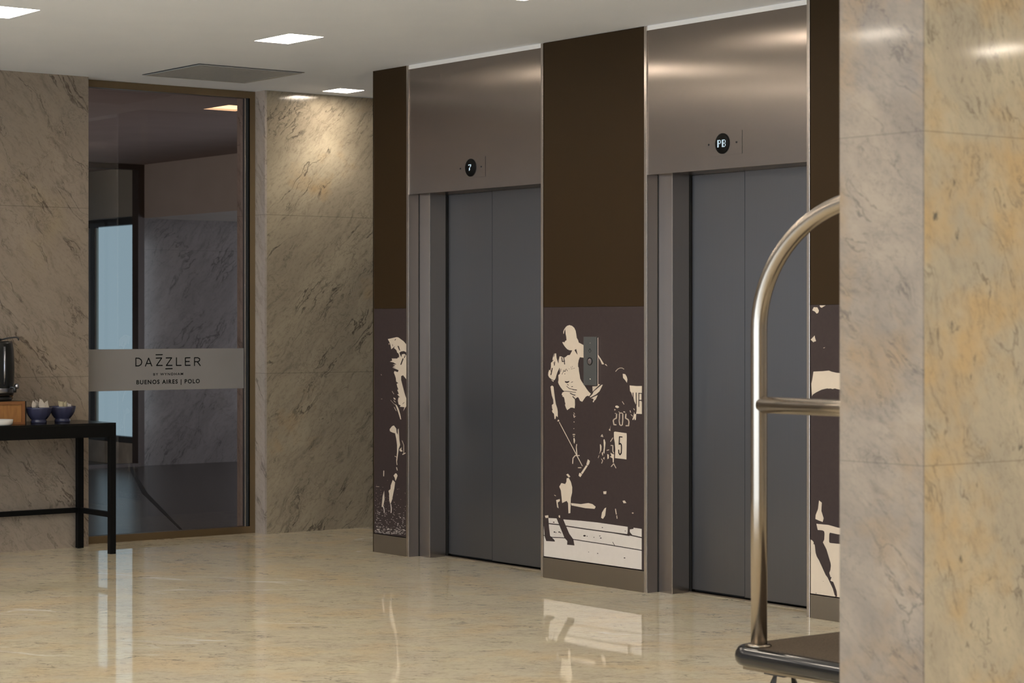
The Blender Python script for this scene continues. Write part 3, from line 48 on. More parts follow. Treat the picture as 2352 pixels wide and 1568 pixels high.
MURAL_RIGHT=[('L',0,[(0.0578,1.4379),(0.0964,1.4376),(0.0713,1.4266),(0.0617,1.4303)]),('L',0,[(0.0112,1.4151),(0.0209,1.4297),(0.0442,1.4284),(0.0539,1.4136),(0.0481,1.4024),(0.0384,1.4005),(0.0287,1.4095)]),('L',0,[(-0.0017,1.2805),(0.0268,1.2997),(0.0287,1.2891),(0.0357,1.2737),(0.0229,1.2708),(0.019,1.268)]),('L',0,[(0.0798,1.2433),(0.0937,1.2462),(0.0867,1.2414)]),('L',0,[(0.019,1.1335),(0.0752,1.1364),(0.1175,1.1402),(0.1328,1.1355),(0.1671,1.1306),(0.2239,1.1289),(0.2239,1.0503),(0.1671,1.0572),(0.1538,1.0597),(0.1404,1.056),(0.1271,1.059),(0.1175,1.0574),(0.106,1.0585),(0.0713,1.0521),(0.0365,1.0386),(0.0151,1.0283),(0.01,1.0203),(0.0073,1.0449),(0.0053,1.0785),(0.0112,1.0955),(0.017,1.1236)]),('L',0,[(0.0545,0.5437),(0.0722,0.5348),(0.0693,0.4965),(0.084,0.4641),(0.0777,0.4469),(0.0545,0.4513),(0.0312,0.4572),(0.0333,0.4757),(0.0482,0.5042)]),('L',0,[(0.0376,0.4357),(0.1134,0.4358),(0.1718,0.4281),(0.246,0.4247),(0.246,0.1071),(0.0002,0.1062),(0.0002,0.36),(0.01,0.3577),(0.0206,0.3494),(0.0777,0.3555),(0.063,0.3802),(0.0461,0.4079)]),('K',0,[(0.0439,0.4078),(0.0756,0.4086),(0.0874,0.405),(0.0903,0.3946),(0.0882,0.367),(0.0798,0.3542),(0.0185,0.34)]),('K',0,[(0.1239,0.4017),(0.1718,0.3979),(0.246,0.3976),(0.246,0.3556),(0.1718,0.3549),(0.1239,0.3547),(0.1184,0.3603),(0.1197,0.3938)]),('K',0,[(0.0121,0.364),(0.0777,0.3555),(0.0882,0.3427),(0.1029,0.3226),(0.1176,0.2874),(0.128,0.264),(0.1301,0.2521),(0.1268,0.2306),(0.1197,0.2178),(0.128,0.1988),(0.1351,0.201),(0.1268,0.1826),(0.1447,0.1792),(0.1551,0.1605),(0.1655,0.1403),(0.1697,0.1166),(0.1635,0.1069),(0.1543,0.1065),(0.1593,0.1155),(0.1531,0.1209),(0.1427,0.1472),(0.1092,0.1955),(0.0966,0.2065),(0.0756,0.2381),(0.0545,0.2697),(0.0418,0.2839),(0.0333,0.3015),(0.0283,0.3347)]),('K',(0.0038,0.0028),[(0.0352,0.1168),(0.0383,0.1171)]),('K',(0.0025,0.0018),[(0.0809,0.1761),(0.0829,0.1763)])]
LETTERS=[(0.0052,[(6.3315,1.0871),(6.3315,1.1368),(6.3536,1.1356),(6.3686,1.1255),(6.373,1.1115),(6.3675,1.0967),(6.352,1.0884),(6.3315,1.0881)]),(0.0052,[(6.398,1.0863),(6.4207,1.1359),(6.4425,1.0868)]),(0.0052,[(6.4063,1.1022),(6.4352,1.1023)]),(0.0052,[(6.4732,1.1354),(6.5124,1.136),(6.476,1.0894),(6.5163,1.0889)]),(0.0052,[(6.472,1.1564),(6.5169,1.1565)]),(0.0052,[(6.5433,1.1357),(6.5827,1.1363),(6.5449,1.0885),(6.585,1.0885)]),(0.0052,[(6.5404,1.0675),(6.5867,1.0679)]),(0.0052,[(6.6166,1.1365),(6.6166,1.0877),(6.6501,1.0878)]),(0.0052,[(6.7133,1.1355),(6.6802,1.1348),(6.6802,1.0874),(6.7144,1.0875)]),(0.0052,[(6.6802,1.1116),(6.7087,1.1118)]),(0.0052,[(6.7459,1.0851),(6.7459,1.1352),(6.7705,1.1349),(6.7838,1.1272),(6.782,1.1161),(6.7705,1.1096),(6.7459,1.1099)]),(0.0052,[(6.7665,1.1096),(6.7872,1.0846)])]

# ------------------------------------------------------------------ materials
def lin(c):
    return tuple((v/255/12.92 if v/255 <= .04045 else ((v/255+.055)/1.055)**2.4) for v in c) + (1,)
class NT:
    def __init__(s, m): s.t = m.node_tree; s.n = s.t.nodes; s.l = s.t.links
    def new(s, typ, **kw):
        n = s.n.new(typ)
        for k, v in kw.items(): setattr(n, k, v)
        return n
    def link(s, a, b): s.l.new(a, b)
    def math(s, op, a, b=None, c=None, clamp=False):
        n = s.new('ShaderNodeMath', operation=op); n.use_clamp = clamp
        for i, v in enumerate((a, b, c)):
            if v is None: continue
            if isinstance(v, (int, float)): n.inputs[i].default_value = v
            else: s.link(v, n.inputs[i])
        return n.outputs[0]
    def mix(s, fac, a, b, blend='MIX'):
        n = s.new('ShaderNodeMix', data_type='RGBA', blend_type=blend)
        for i, v in ((0, fac), (6, a), (7, b)):
            if isinstance(v, (int, float)): n.inputs[i].default_value = v
            elif isinstance(v, tuple): n.inputs[i].default_value = v
            else: s.link(v, n.inputs[i])
        return n.outputs[2]
    def ramp(s, v, lo, hi, a=0.0, b=1.0):
        n = s.new('ShaderNodeMapRange'); n.clamp = True
        s.link(v, n.inputs[0])
        for i, x in enumerate((lo, hi, a, b)): n.inputs[i+1].default_value = x
        return n.outputs[0]
def mat(name, col, rough=.5, metal=0.0, spec=.5, **kw):
    m = bpy.data.materials.new(name); m.use_nodes = True
    p = m.node_tree.nodes['Principled BSDF']
    p.inputs['Base Color'].default_value = tuple(col[:3]) + (1,)
    p.inputs['Roughness'].default_value = rough; p.inputs['Metallic'].default_value = metal
    p.inputs['Specular IOR Level'].default_value = spec
    for k, v in kw.items(): p.inputs[k.replace('_', ' ')].default_value = v
    return m
def noisy(name, ca, cb, scale, rough=.5, metal=0.0, bump=0.0, stretch=(1, 1, 1), spec=.5):
    """two-tone procedural surface"""
    m = mat(name, ca, rough, metal, spec); t = NT(m); p = t.n['Principled BSDF']
    g = t.new('ShaderNodeNewGeometry'); mp = t.new('ShaderNodeMapping'); mp.inputs['Scale'].default_value = stretch
    t.link(g.outputs['Position'], mp.inputs[0])
    n = t.new('ShaderNodeTexNoise'); n.inputs['Scale'].default_value = scale; n.inputs['Detail'].default_value = 4
    t.link(mp.outputs[0], n.inputs['Vector'])
    f = t.ramp(n.outputs[0], .3, .7)
    t.link(t.mix(f, tuple(ca[:3]) + (1,), tuple(cb[:3]) + (1,)), p.inputs['Base Color'])
    if bump:
        b = t.new('ShaderNodeBump'); b.inputs['Strength'].default_value = bump; b.inputs['Distance'].default_value = .002
        t.link(n.outputs[0], b.inputs['Height']); t.link(b.outputs[0], p.inputs['Normal'])
    return m
def marble(name, plane, base, alt, warm, vein, angle, rough=.1, stretch=3.2, scale=1.0, joints=(), seed=0.0,
           vein_amt=.75, fine_amt=.5, warm_lo=.58, pale=None, spots=0.0, spec=.5, jw=.0016):
    """polished veined stone; plane 'xz','yz','xy' picks the two in-plane axes"""
    m = mat(name, base, rough, spec=spec); t = NT(m); p = t.n['Principled BSDF']
    g = t.new('ShaderNodeNewGeometry'); sp = t.new('ShaderNodeSeparateXYZ'); t.link(g.outputs['Position'], sp.inputs[0])
    ax = {'x': sp.outputs[0], 'y': sp.outputs[1], 'z': sp.outputs[2]}
    other = [k for k in 'xyz' if k not in plane][0]
    cb = t.new('ShaderNodeCombineXYZ'); t.link(ax[plane[0]], cb.inputs[0]); t.link(ax[plane[1]], cb.inputs[1]); t.link(ax[other], cb.inputs[2])
    off = t.new('ShaderNodeVectorMath', operation='ADD'); t.link(cb.outputs[0], off.inputs[0]); off.inputs[1].default_value = (seed*7.3, seed*3.1, seed*5.7)
    # gentle warp
    wn = t.new('ShaderNodeTexNoise'); wn.inputs['Scale'].default_value = 2.2*scale; wn.inputs['Detail'].default_value = 5; t.link(off.outputs[0], wn.inputs['Vector'])
    ws = t.new('ShaderNodeVectorMath', operation='SUBTRACT'); t.link(wn.outputs['Color'], ws.inputs[0]); ws.inputs[1].default_value = (.5, .5, .5)
    wm = t.new('ShaderNodeVectorMath', operation='SCALE'); t.link(ws.outputs[0], wm.inputs[0]); wm.inputs['Scale'].default_value = .28/scale
    wa = t.new('ShaderNodeVectorMath', operation='ADD'); t.link(off.outputs[0], wa.inputs[0]); t.link(wm.outputs[0], wa.inputs[1])
    def coords(ang, st, src):
        r = t.new('ShaderNodeVectorRotate', rotation_type='Z_AXIS'); r.inputs['Angle'].default_value = R(ang); t.link(src, r.inputs['Vector'])
        mp = t.new('ShaderNodeMapping'); mp.inputs['Scale'].default_value = (1.0/st, 1.0, 1.0); t.link(r.outputs[0], mp.inputs[0]); return mp.outputs[0]
    def noise(src, sc_, det=6, ro=.6, dist=0.0):
        n = t.new('ShaderNodeTexNoise'); n.inputs['Scale'].default_value = sc_*scale; n.inputs['Detail'].default_value = det
        n.inputs['Roughness'].default_value = ro; n.inputs['Distortion'].default_value = dist; t.link(src, n.inputs['Vector']); return n.outputs[0]
    def ridge(v, width):
        return t.ramp(t.math('ABSOLUTE', t.math('SUBTRACT', v, .5)), 0.0, width, 1.0, 0.0)
    A = coords(-angle, stretch, wa.outputs[0]); Bc = coords(-angle*1.25, stretch*1.5, wa.outputs[0])
    C8 = coords(-angle, stretch*2.4, wa.outputs[0])
    cloud = noise(A, 2.6, 5, .55); soft = noise(A, 8.0, 6, .65)
    col = t.mix(t.ramp(cloud, .35, .68), tuple(base[:3]) + (1,), tuple(alt[:3]) + (1,))
    col = t.mix(t.math('MULTIPLY', t.ramp(soft, .44, .66), .45), col, tuple(alt[:3]) + (1,))
    wc = noise(off.outputs[0], 1.35, 4, .6)
    col = t.mix(t.math('MULTIPLY', t.ramp(wc, warm_lo, warm_lo+.16), .8), col, tuple(warm[:3]) + (1,))
    # streaky grain, denser in drifts
    drift = t.ramp(noise(A, 1.7, 4, .55), .38, .66, .25, 1.0)
    fs = t.ramp(noise(coords(-angle*.8, 2.2, off.outputs[0]), 46, 5, .7), .50, .72)
    col = t.mix(t.math('MULTIPLY', fs, fine_amt*.45), col, tuple(vein[:3]) + (1,))
    g1 = t.math('MULTIPLY', t.ramp(noise(C8, 21, 7, .74), .51, .70), drift)
    col = t.mix(t.math('MULTIPLY', g1, fine_amt), col, tuple(vein[:3]) + (1,))
    # long thin veins along the bedding, broken up by masks; a few wiggly cross veins
    m1 = t.ramp(noise(off.outputs[0], 3.2, 3, .5), .44, .60)
    v1 = t.math('MULTIPLY', ridge(noise(C8, 3.4, 5, .55), .010), m1)
    v2 = t.math('MULTIPLY', ridge(noise(Bc, 7.5, 6, .6), .014), t.ramp(noise(A, 5.2, 3, .5), .50, .64))
    v3 = t.math('MULTIPLY', ridge(noise(wa.outputs[0], 1.3, 12, .70), .0032), t.ramp(noise(off.outputs[0], 2.6, 3, .5), .48, .56))
    vv = t.math('MAXIMUM', t.math('MAXIMUM', t.math('MULTIPLY', v1, 1.0), t.math('MULTIPLY', v2, .85)), v3)
    col = t.mix(t.math('MULTIPLY', vv, vein_amt), col, tuple(c*.72 for c in vein[:3]) + (1,))
    if spots:
        s1 = t.ramp(noise(coords(-80, 1.7, off.outputs[0]), 13, 4, .6), .66, .74)
        col = t.mix(t.math('MULTIPLY', s1, spots), col, (.10, .10, .085, 1))
    if pale:
        pv = t.math('MULTIPLY', ridge(noise(coords(-angle*1.12, 4.0, wa.outputs[0]), .42, 4, .55), .005), t.ramp(noise(off.outputs[0], .5, 2, .5), .50, .56))
        col = t.mix(t.math('MULTIPLY', pv, .8), col, tuple(pale[:3]) + (1,))
    for axis, val in joints:
        if isinstance(val, tuple):   # repeating joint: (offset, pitch)
            d = t.math('ABSOLUTE', t.math('SUBTRACT', t.math('PINGPONG', t.math('SUBTRACT', ax[axis], val[0]), val[1]/2), 0.0))
        else: d = t.math('ABSOLUTE', t.math('SUBTRACT', ax[axis], val))
        j = t.math('LESS_THAN', d, jw)
        col = t.mix(t.math('MULTIPLY', j, .45), col, tuple(c*.55 for c in vein[:3]) + (1,))
    t.link(col, p.inputs['Base Color'])
    return m
def brushed(name, col, rough, tangent, aniso=.85, grain=.04):
    """brushed metal; the highlight spreads along tangent, the grain runs across it"""
    m = mat(name, col, rough, 1.0); t = NT(m); p = t.n['Principled BSDF']
    p.inputs['Anisotropic'].default_value = aniso
    c = t.new('ShaderNodeCombineXYZ')
    for i in range(3): c.inputs[i].default_value = tangent[i]
    t.link(c.outputs[0], p.inputs['Tangent'])
    g = t.new('ShaderNodeNewGeometry'); mp = t.new('ShaderNodeMapping')
    mp.inputs['Scale'].default_value = (500, 500, 3) if abs(tangent[2]) < .5 else (3, 3, 500)
    t.link(g.outputs['Position'], mp.inputs[0])
    n = t.new('ShaderNodeTexNoise'); n.inputs['Scale'].default_value = 1.0; n.inputs['Detail'].default_value = 2; t.link(mp.outputs[0], n.inputs['Vector'])
    lo = tuple(v*(1-grain*1.5) for v in col[:3]) + (1,); hi = tuple(min(1, v*(1+grain)) for v in col[:3]) + (1,)
    t.link(t.mix(n.outputs[0], lo, hi), p.inputs['Base Color'])
    return m
def emit(name, col, s):
    m = bpy.data.materials.new(name); m.use_nodes = True; t = NT(m); t.n.remove(t.n['Principled BSDF'])
    e = t.new('ShaderNodeEmission'); e.inputs[0].default_value = tuple(col[:3]) + (1,); e.inputs[1].default_value = s
    t.link(e.outputs[0], t.n['Material Output'].inputs[0]); return m

M = {}
WJ = [('z', 1.032), ('z', 2.052)]
M['marble_left'] = marble('marble_left', 'xz', (.325, .27, .215), (.265, .22, .175), (.32, .26, .175), (.10, .075, .055), -52, joints=WJ, seed=1.3, scale=1.35, vein_amt=.85, fine_amt=.62, rough=.12)
M['marble_right'] = marble('marble_right', 'xz', (.385, .33, .245), (.265, .225, .17), (.38, .25, .12), (.09, .075, .06), 50, joints=WJ, seed=4.0, scale=1.4, vein_amt=.9, fine_amt=.8, rough=.10)
M['marble_jamb'] = marble('marble_jamb', 'yz', (.42, .37, .33), (.35, .31, .28), (.42, .35, .28), (.13, .11, .10), 55, joints=WJ, seed=2.0, vein_amt=.7, fine_amt=.6)
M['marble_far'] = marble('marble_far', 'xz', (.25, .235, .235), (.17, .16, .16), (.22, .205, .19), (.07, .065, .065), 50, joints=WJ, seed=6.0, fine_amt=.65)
M['marble_floor'] = marble('marble_floor', 'yx', (.71, .64, .465), (.635, .565, .435), (.73, .59, .385), (.20, .175, .14), 127, rough=.035, stretch=1.5, scale=1.8, seed=3.1,
                           vein_amt=.75, fine_amt=.75, warm_lo=.48, pale=(.86, .82, .74), joints=[('y', (0.37, 1.5)), ('x', (.2, 1.5))], spec=.55, jw=.0012)
M['column_daylit'] = marble('column_daylit', 'yz', (.315, .262, .208), (.21, .18, .153), (.29, .205, .125), (.11, .098, .09), 38, joints=[('z', 1.014), ('z', 1.821), ('z', .207), ('z', 2.628)], seed=8.0, stretch=1.8, scale=2.2, vein_amt=.6, fine_amt=.55, warm_lo=.5, spec=.22, rough=.06, jw=.001)  # pillar face towards the storefront, its daylight put into the stone tone
M['column_warmlit'] = marble('column_warmlit', 'xz', (.53, .465, .345), (.42, .37, .29), (.54, .385, .20), (.16, .14, .115), -65, joints=[('z', 1.014), ('z', 1.821), ('z', .207), ('z', 2.628)], seed=5.0, stretch=1.7, scale=2.0, vein_amt=.6, fine_amt=.5, rough=.06, spec=.35, spots=.85, warm_lo=.48, jw=.001)  # same stone on the other face, warm interior light put into its tone
M['ceiling'] = noisy('ceiling', (.77, .825, .93), (.75, .805, .91), 3, .9, spec=.2)
M['plaster'] = noisy('plaster', (.60, .57, .53), (.56, .53, .49), 4, .8, spec=.2)
M['plaster_reflect_tint'] = noisy('plaster_reflect_tint', (.47, .39, .37), (.43, .36, .34), 3, .9, spec=.2)  # vestibule ceiling plaster, lobby reflection in the glass tinted into its colour
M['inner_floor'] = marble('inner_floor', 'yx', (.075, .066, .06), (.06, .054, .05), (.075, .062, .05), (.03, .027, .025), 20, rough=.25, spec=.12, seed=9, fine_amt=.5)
M['steel'] = brushed('steel', (.335, .29, .262), .23, (0, 1, 0), 1.0)
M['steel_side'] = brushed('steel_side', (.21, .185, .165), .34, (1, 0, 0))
M['steel_door'] = brushed('steel_door', (.175, .172, .175), .32, (0, 1, 0))
M['steel_edge'] = mat('steel_edge', (.62, .57, .52), .25, 1.0)
M['steel_base'] = brushed('steel_base', (.27, .225, .175), .36, (0, 1, 0))
M['brown'] = noisy('brown', (.038, .023, .0105), (.033, .020, .009), 900, .6, bump=.15, stretch=(1, 1, .12), spec=.12)
M['print_dark'] = noisy('print_dark', (.047, .034, .033), (.042, .030, .030), 60, .5, spec=.3)
M['print_cream'] = noisy('print_cream', (.66, .57, .46), (.64, .55, .445), 30, .5, spec=.3)
M['print_cream_daylit'] = noisy('print_cream_daylit', (.66, .61, .56), (.64, .59, .54), 30, .5, spec=.3)  # the cream ink again, neutral daylight tone put into its colour
M['brass'] = brushed('brass', (.26, .19, .11), .35, (1, 0, 0))
M['brass_v'] = brushed('brass_v', (.42, .30, .17), .35, (1, 0, 0))
M['gasket'] = mat('gasket', (.03, .035, .04), .4)
M['dark_void'] = mat('dark_void', (.006, .006, .006), .8)
M['frame_brown'] = noisy('frame_brown', (.055, .038, .034), (.045, .03, .028), 12, .45)
M['frame_blue'] = noisy('frame_blue', (.025, .032, .04), (.02, .026, .034), 12, .4)
M['black_metal'] = noisy('black_metal', (.003, .003, .003), (.004, .004, .004), 40, .5, bump=.05, spec=.12)
M['black_top'] = noisy('black_top', (.005, .005, .005), (.007, .007, .006), 40, .2, spec=.3)
M['display_black'] = mat('display_black', (.004, .004, .004), .5, spec=.1)
M['led'] = emit('led', (.72, .90, 1.0), 1.0)
M['halo'] = emit('halo', (1.0, .78, .62), 1.3)
M['plate'] = brushed('plate', (.20, .205, .20), .45, (0, 1, 0), .4)
M['button_face'] = mat('button_face', (.16, .13, .125), .5)
M['ink'] = mat('ink', (.006, .006, .006), .95, spec=.05)
M['diffuser'] = emit('diffuser', (1.0, .87, .72), 49.0)
M['diffuser_warm'] = emit('diffuser_warm', (1.0, .62, .34), 4.0)
M['housing'] = mat('housing', (.85, .84, .82), .5)
M['vent'] = noisy('vent', (.38, .39, .40), (.34, .35, .36), 50, .6)
M['sky_pane'] = emit('sky_pane', (.46, .70, .86), .86)
M['grey_pane'] = noisy('grey_pane', (.45, .46, .40), (.42, .43, .37), 2, .3)
M['outside_stone'] = noisy('outside_stone', (.62, .62, .54), (.42, .42, .37), 5, .7)
# luggage cart
M['tube'] = mat('tube', (.38, .335, .285), .25, 1.0)
M['bumper'] = noisy('bumper', (.012, .012, .013), (.01, .01, .011), 20, .13, spec=.75)
M['carpet'] = noisy('carpet', (.105, .082, .060), (.06, .047, .035), 160, .95, bump=.6, spec=.1)
M['chrome'] = mat('chrome', (.34, .30, .25), .22, 1.0)
M['rubber'] = noisy('rubber', (.012, .012, .012), (.018, .018, .018), 60, .5)
# table things
M['oak'] = noisy('oak', (.33, .15, .045), (.25, .11, .032), 14, .5, stretch=(6, 1, 1))
M['oak_trim'] = noisy('oak_trim', (.22, .09, .028), (.18, .072, .022), 14, .5)
M['ceramic_blue'] = noisy('ceramic_blue', (.048, .05, .095), (.038, .04, .075), 8, .22)
M['ceramic_white'] = mat('ceramic_white', (.55, .54, .52), .25)
M['paper'] = noisy('paper', (.62, .58, .52), (.55, .50, .45), 60, .8)
M['paper_yellow'] = noisy('paper_yellow', (.52, .48, .33), (.46, .42, .29), 60, .8)
M['plastic_black'] = noisy('plastic_black', (.008, .009, .009), (.012, .013, .013), 30, .3)
M['metal_grey'] = mat('metal_grey', (.35, .36, .40), .3, 1.0)
M['amber'] = noisy('amber', (.22, .10, .02), (.10, .045, .01), 70, .4)
# tinted glass: thin sheet, light passes straight through, mirror reflection from Fresnel
def tinted_glass(name, tint, refl=1.0):
    m = bpy.data.materials.new(name); m.use_nodes = True; t = NT(m); t.n.remove(t.n['Principled BSDF'])
    tr = t.new('ShaderNodeBsdfTransparent'); tr.inputs[0].default_value = tint + (1,)
    gl = t.new('ShaderNodeBsdfGlossy'); gl.inputs['Roughness'].default_value = .01; gl.inputs[0].default_value = (refl, refl, refl, 1)
    fr = t.new('ShaderNodeFresnel'); fr.inputs[0].default_value = 1.5
    mx = t.new('ShaderNodeMixShader'); t.link(fr.outputs[0], mx.inputs[0]); t.link(tr.outputs[0], mx.inputs[1]); t.link(gl.outputs[0], mx.inputs[2])
    t.link(mx.outputs[0], t.n['Material Output'].inputs[0]); return m
M['glass'] = tinted_glass('glass', (.58, .53, .50))
M['clear_glass'] = tinted_glass('clear_glass', (.9, .93, .93))
M['frosted'] = noisy('frosted', (.25, .24, .24), (.24, .23, .23), 5, .6, spec=.3)

# ------------------------------------------------------------------ mesh helpers
class MB:
    def __init__(s): s.bm = bmesh.new(); s.mi = 0
    def face(s, pts):
        f = s.bm.faces.new([s.bm.verts.new(p) for p in pts]); f.material_index = s.mi; return f
    def box(s, x0, x1, y0, y1, z0, z1, bev=0.0):
        b = bmesh.new(); bmesh.ops.create_cube(b, size=1)
        for v in b.verts: v.co = Vector(((x0+x1)/2 + v.co.x*(x1-x0), (y0+y1)/2 + v.co.y*(y1-y0), (z0+z1)/2 + v.co.z*(z1-z0)))
        if bev: bmesh.ops.bevel(b, geom=b.edges[:], offset=bev, segments=2, affect='EDGES', profile=.6)
        s.merge(b); return s
    def merge(s, b, M_=None, smooth=False):
        mp = {}
        for v in b.verts: mp[v] = s.bm.verts.new(M_ @ v.co if M_ else v.co)
        for f in b.faces:
            n = s.bm.faces.new([mp[v] for v in f.verts]); n.material_index = s.mi; n.smooth = smooth or f.smooth
        b.free(); return s
    def lathe(s, prof, c, axis='z', seg=40, a0=0, a1=360):
        full = abs(a1-a0) >= 360; n = seg if full else seg+1; rings = []
        for r, h in prof:
            ring = []
            for i in range(n):
                a = R(a0 + (a1-a0)*i/seg); u, v = r*math.cos(a), r*math.sin(a)
                p = {'z': (u, v, h), 'x': (h, u, v), 'y': (u, h, v)}[axis]
                ring.append(s.bm.verts.new(Vector(c) + Vector(p)))
            rings.append(ring)
        for k in range(len(rings)-1):
            for i in range(seg if full else seg):
                j = (i+1) % n
                if not full and i+1 >= n: continue
                f = s.bm.faces.new([rings[k][i], rings[k][j], rings[k+1][j], rings[k+1][i]]); f.smooth = True; f.material_index = s.mi
        for ring in (rings[0], rings[-1]):
            if full:
                f = s.bm.faces.new(ring); f.material_index = s.mi
        return s
    def tube(s, pts, r, seg=20, closed=False):
        pts = [Vector(p) for p in pts]; rings = []; n = len(pts); up = None
        for i, p in enumerate(pts):
            if closed: d = pts[(i+1) % n] - pts[i-1]
            else: d = pts[min(i+1, n-1)] - pts[max(i-1, 0)]
            d.normalize()
            if up is None:
                up = Vector((1, 0, 0)) if abs(d.x) < .9 else Vector((0, 1, 0))
            a = (up - d*up.dot(d)).normalized(); b = d.cross(a); up = a
            rings.append([s.bm.verts.new(p + a*r*math.cos(2*math.pi*k/seg) + b*r*math.sin(2*math.pi*k/seg)) for k in range(seg)])
        for i in range(n if closed else n-1):
            A, B_ = rings[i], rings[(i+1) % n]
            for k in range(seg):
                f = s.bm.faces.new([A[k], A[(k+1) % seg], B_[(k+1) % seg], B_[k]]); f.smooth = True; f.material_index = s.mi
        if not closed:
            for ring in (rings[0], rings[-1]):
                f = s.bm.faces.new(ring); f.material_index = s.mi
        return s
    def poly(s, pts3, nrm=None):
        """filled polygon (may be concave) from 3-D points, tessellated"""
        vs = [s.bm.verts.new(p) for p in pts3]
        for tri in geometry.tessellate_polygon([[Vector(p) for p in pts3]]):
            try: f = s.bm.faces.new([vs[i] for i in tri])
            except ValueError: continue
            f.material_index = s.mi
            f.normal_update()
            if nrm is not None and f.normal.dot(nrm) < 0: f.normal_flip()
        return s
    def build(s, name, mats, parent=None, origin=None, recalc=True):
        if recalc: bmesh.ops.recalc_face_normals(s.bm, faces=s.bm.faces[:])
        if parent is not None: org = WL[parent.name]
        elif origin is not None: org = Vector(origin)
        else:
            xs = [v.co.x for v in s.bm.verts]; ys = [v.co.y for v in s.bm.verts]; zs = [v.co.z for v in s.bm.verts]
            org = Vector(((min(xs)+max(xs))/2, (min(ys)+max(ys))/2, min(zs)))
        for v in s.bm.verts: v.co -= org
        me = bpy.data.meshes.new(name); s.bm.to_mesh(me); s.bm.free()
        for m_ in (mats if isinstance(mats, (list, tuple)) else [mats]): me.materials.append(M[m_])
        o = bpy.data.objects.new(name, me); COL.objects.link(o)
        if parent is not None: o.parent = parent
        else: o.location = org
        WL[o.name] = org
        return o
WL = {}
def tag(o, label=None, cat=None, group=None, kind=None):
    for k, v in (('label', label), ('category', cat), ('group', group), ('kind', kind)):
        if v: o[k] = v
    return o
def empty(name, loc, label=None, cat=None, group=None, kind=None):
    o = bpy.data.objects.new(name, None); o.empty_display_size = .1; COL.objects.link(o); o.location = loc; WL[o.name] = Vector(loc)
    return tag(o, label, cat, group, kind)
def box(name, m, dims, parent=None, bev=0.0, **kw):
    return MB().box(*dims, bev=bev).build(name, m, parent, **kw)
def struct(name, m, *boxes, label=None):
    b = MB()
    for d in boxes: b.box(*d)
    return tag(b.build(name, m), kind='structure', label=label)
def strokes(pts, w):
    """quads and joint discs for a polyline; w = (width in u, width in v) or a number"""
    wu, wv = w if isinstance(w, tuple) else (w, w); out = []
    for (a, b) in zip(pts[:-1], pts[1:]):
        dx, dy = (b[0]-a[0])/wu, (b[1]-a[1])/wv; L = math.hypot(dx, dy) or 1e-6
        nx, ny = -dy/L*wu/2, dx/L*wv/2
        out.append([(a[0]+nx, a[1]+ny), (a[0]-nx, a[1]-ny), (b[0]-nx, b[1]-ny), (b[0]+nx, b[1]+ny)])
    for p in pts:
        out.append([(p[0]+wu/2*math.cos(k*math.pi/4), p[1]+wv/2*math.sin(k*math.pi/4)) for k in range(8)])
    return out

# ------------------------------------------------------------------ the room
XE, YB = 7.14, 11.98          # elevator wall plane, back wall plane
struct('floor', 'marble_floor', (-3.2, 11.2, -5.2, 12.15, -.1, 0))
# ceiling sheet with the openings of the downlights left out
def ceiling():
    b = MB(); x0, x1, y0, y1 = -3.2, 11.2, -5.2, 12.15
    holes = [(x-a/2, x+a/2, y-c/2, y+c/2) for x, y, a, c, p in DOWN]
    xs = sorted({x0, x1} | {h[0] for h in holes} | {h[1] for h in holes}); ys = sorted({y0, y1} | {h[2] for h in holes} | {h[3] for h in holes})
    for i in range(len(xs)-1):
        for j in range(len(ys)-1):
            cx, cy = (xs[i]+xs[i+1])/2, (ys[j]+ys[j+1])/2
            if any(h[0] < cx < h[1] and h[2] < cy < h[3] for h in holes): continue
            b.face([(xs[i], ys[j], H), (xs[i], ys[j+1], H), (xs[i+1], ys[j+1], H), (xs[i+1], ys[j], H)])
    bmesh.ops.remove_doubles(b.bm, verts=b.bm.verts[:], dist=1e-5)
    b.box(x0, x1, y0, y1, H+.2, H+.3)
    tag(b.build('ceiling', 'ceiling', recalc=False), kind='structure')
ceiling()
struct('wall_back_left', 'marble_left', (-3.2, 5.935, YB, 12.33, 0, H))
struct('wall_back_right', ['marble_right', 'marble_jamb'], (7.19, 9.4, YB, 12.33, 0, H))
bmj = MB().box(7.175, 7.19, YB+.0, 12.33, 0, H); tag(bmj.build('trim_jamb', 'marble_jamb'), kind='structure')
struct('wall_alcove_right', 'marble_right', (9.2, 9.4, 10.2, YB, 0, H))
for d in ((7.195, 7.60, 10.335, 10.665, 0, H), (7.195, 7.60, 8.235, 9.045, 0, H), (7.14, 7.60, 5.2, 6.295, 0, H), (7.195, 7.60, 6.295, 7.06, 0, H),
          (7.455, 7.60, 9.045, 10.335, 0, H), (7.455, 7.60, 7.06, 8.235, 0, H), (7.60, 9.2, 10.55, 10.66, 0, H)): struct('wall_elevator', 'brown', d)
struct('wall_right', 'plaster', (11.0, 11.2, -5.2, 5.4, 0, H))
struct('wall_right_return', 'plaster', (7.60, 11.0, 5.2, 5.4, 0, H))
struct('wall_front', 'plaster', (-3.2, 11.0, -5.2, -5.0, 0, H))
struct('wall_left', 'plaster', (-3.2, -3.0, -5.0, -2.3, 0, H), (-3.2, -3.0, 9.7, YB, 0, H), (-3.2, -3.0, -2.3, 9.7, 0, .12), (-3.2, -3.0, -2.3, 9.7, 2.75, H))
wr = empty('window_3', (-3.1, 3.2, .25), kind='structure')
b = MB()
for k in range(9): b.box(-3.12, -3.05, -2.3+k*1.5-.03 if k else -2.3, -2.3+k*1.5+.03 if k < 8 else 9.7, .12, 2.75)
b.box(-3.12, -3.05, -2.3, 9.7, .12, .18); b.box(-3.12, -3.05, -2.3, 9.7, 2.68, 2.75)
b.build('window_frame', 'frame_brown', wr)
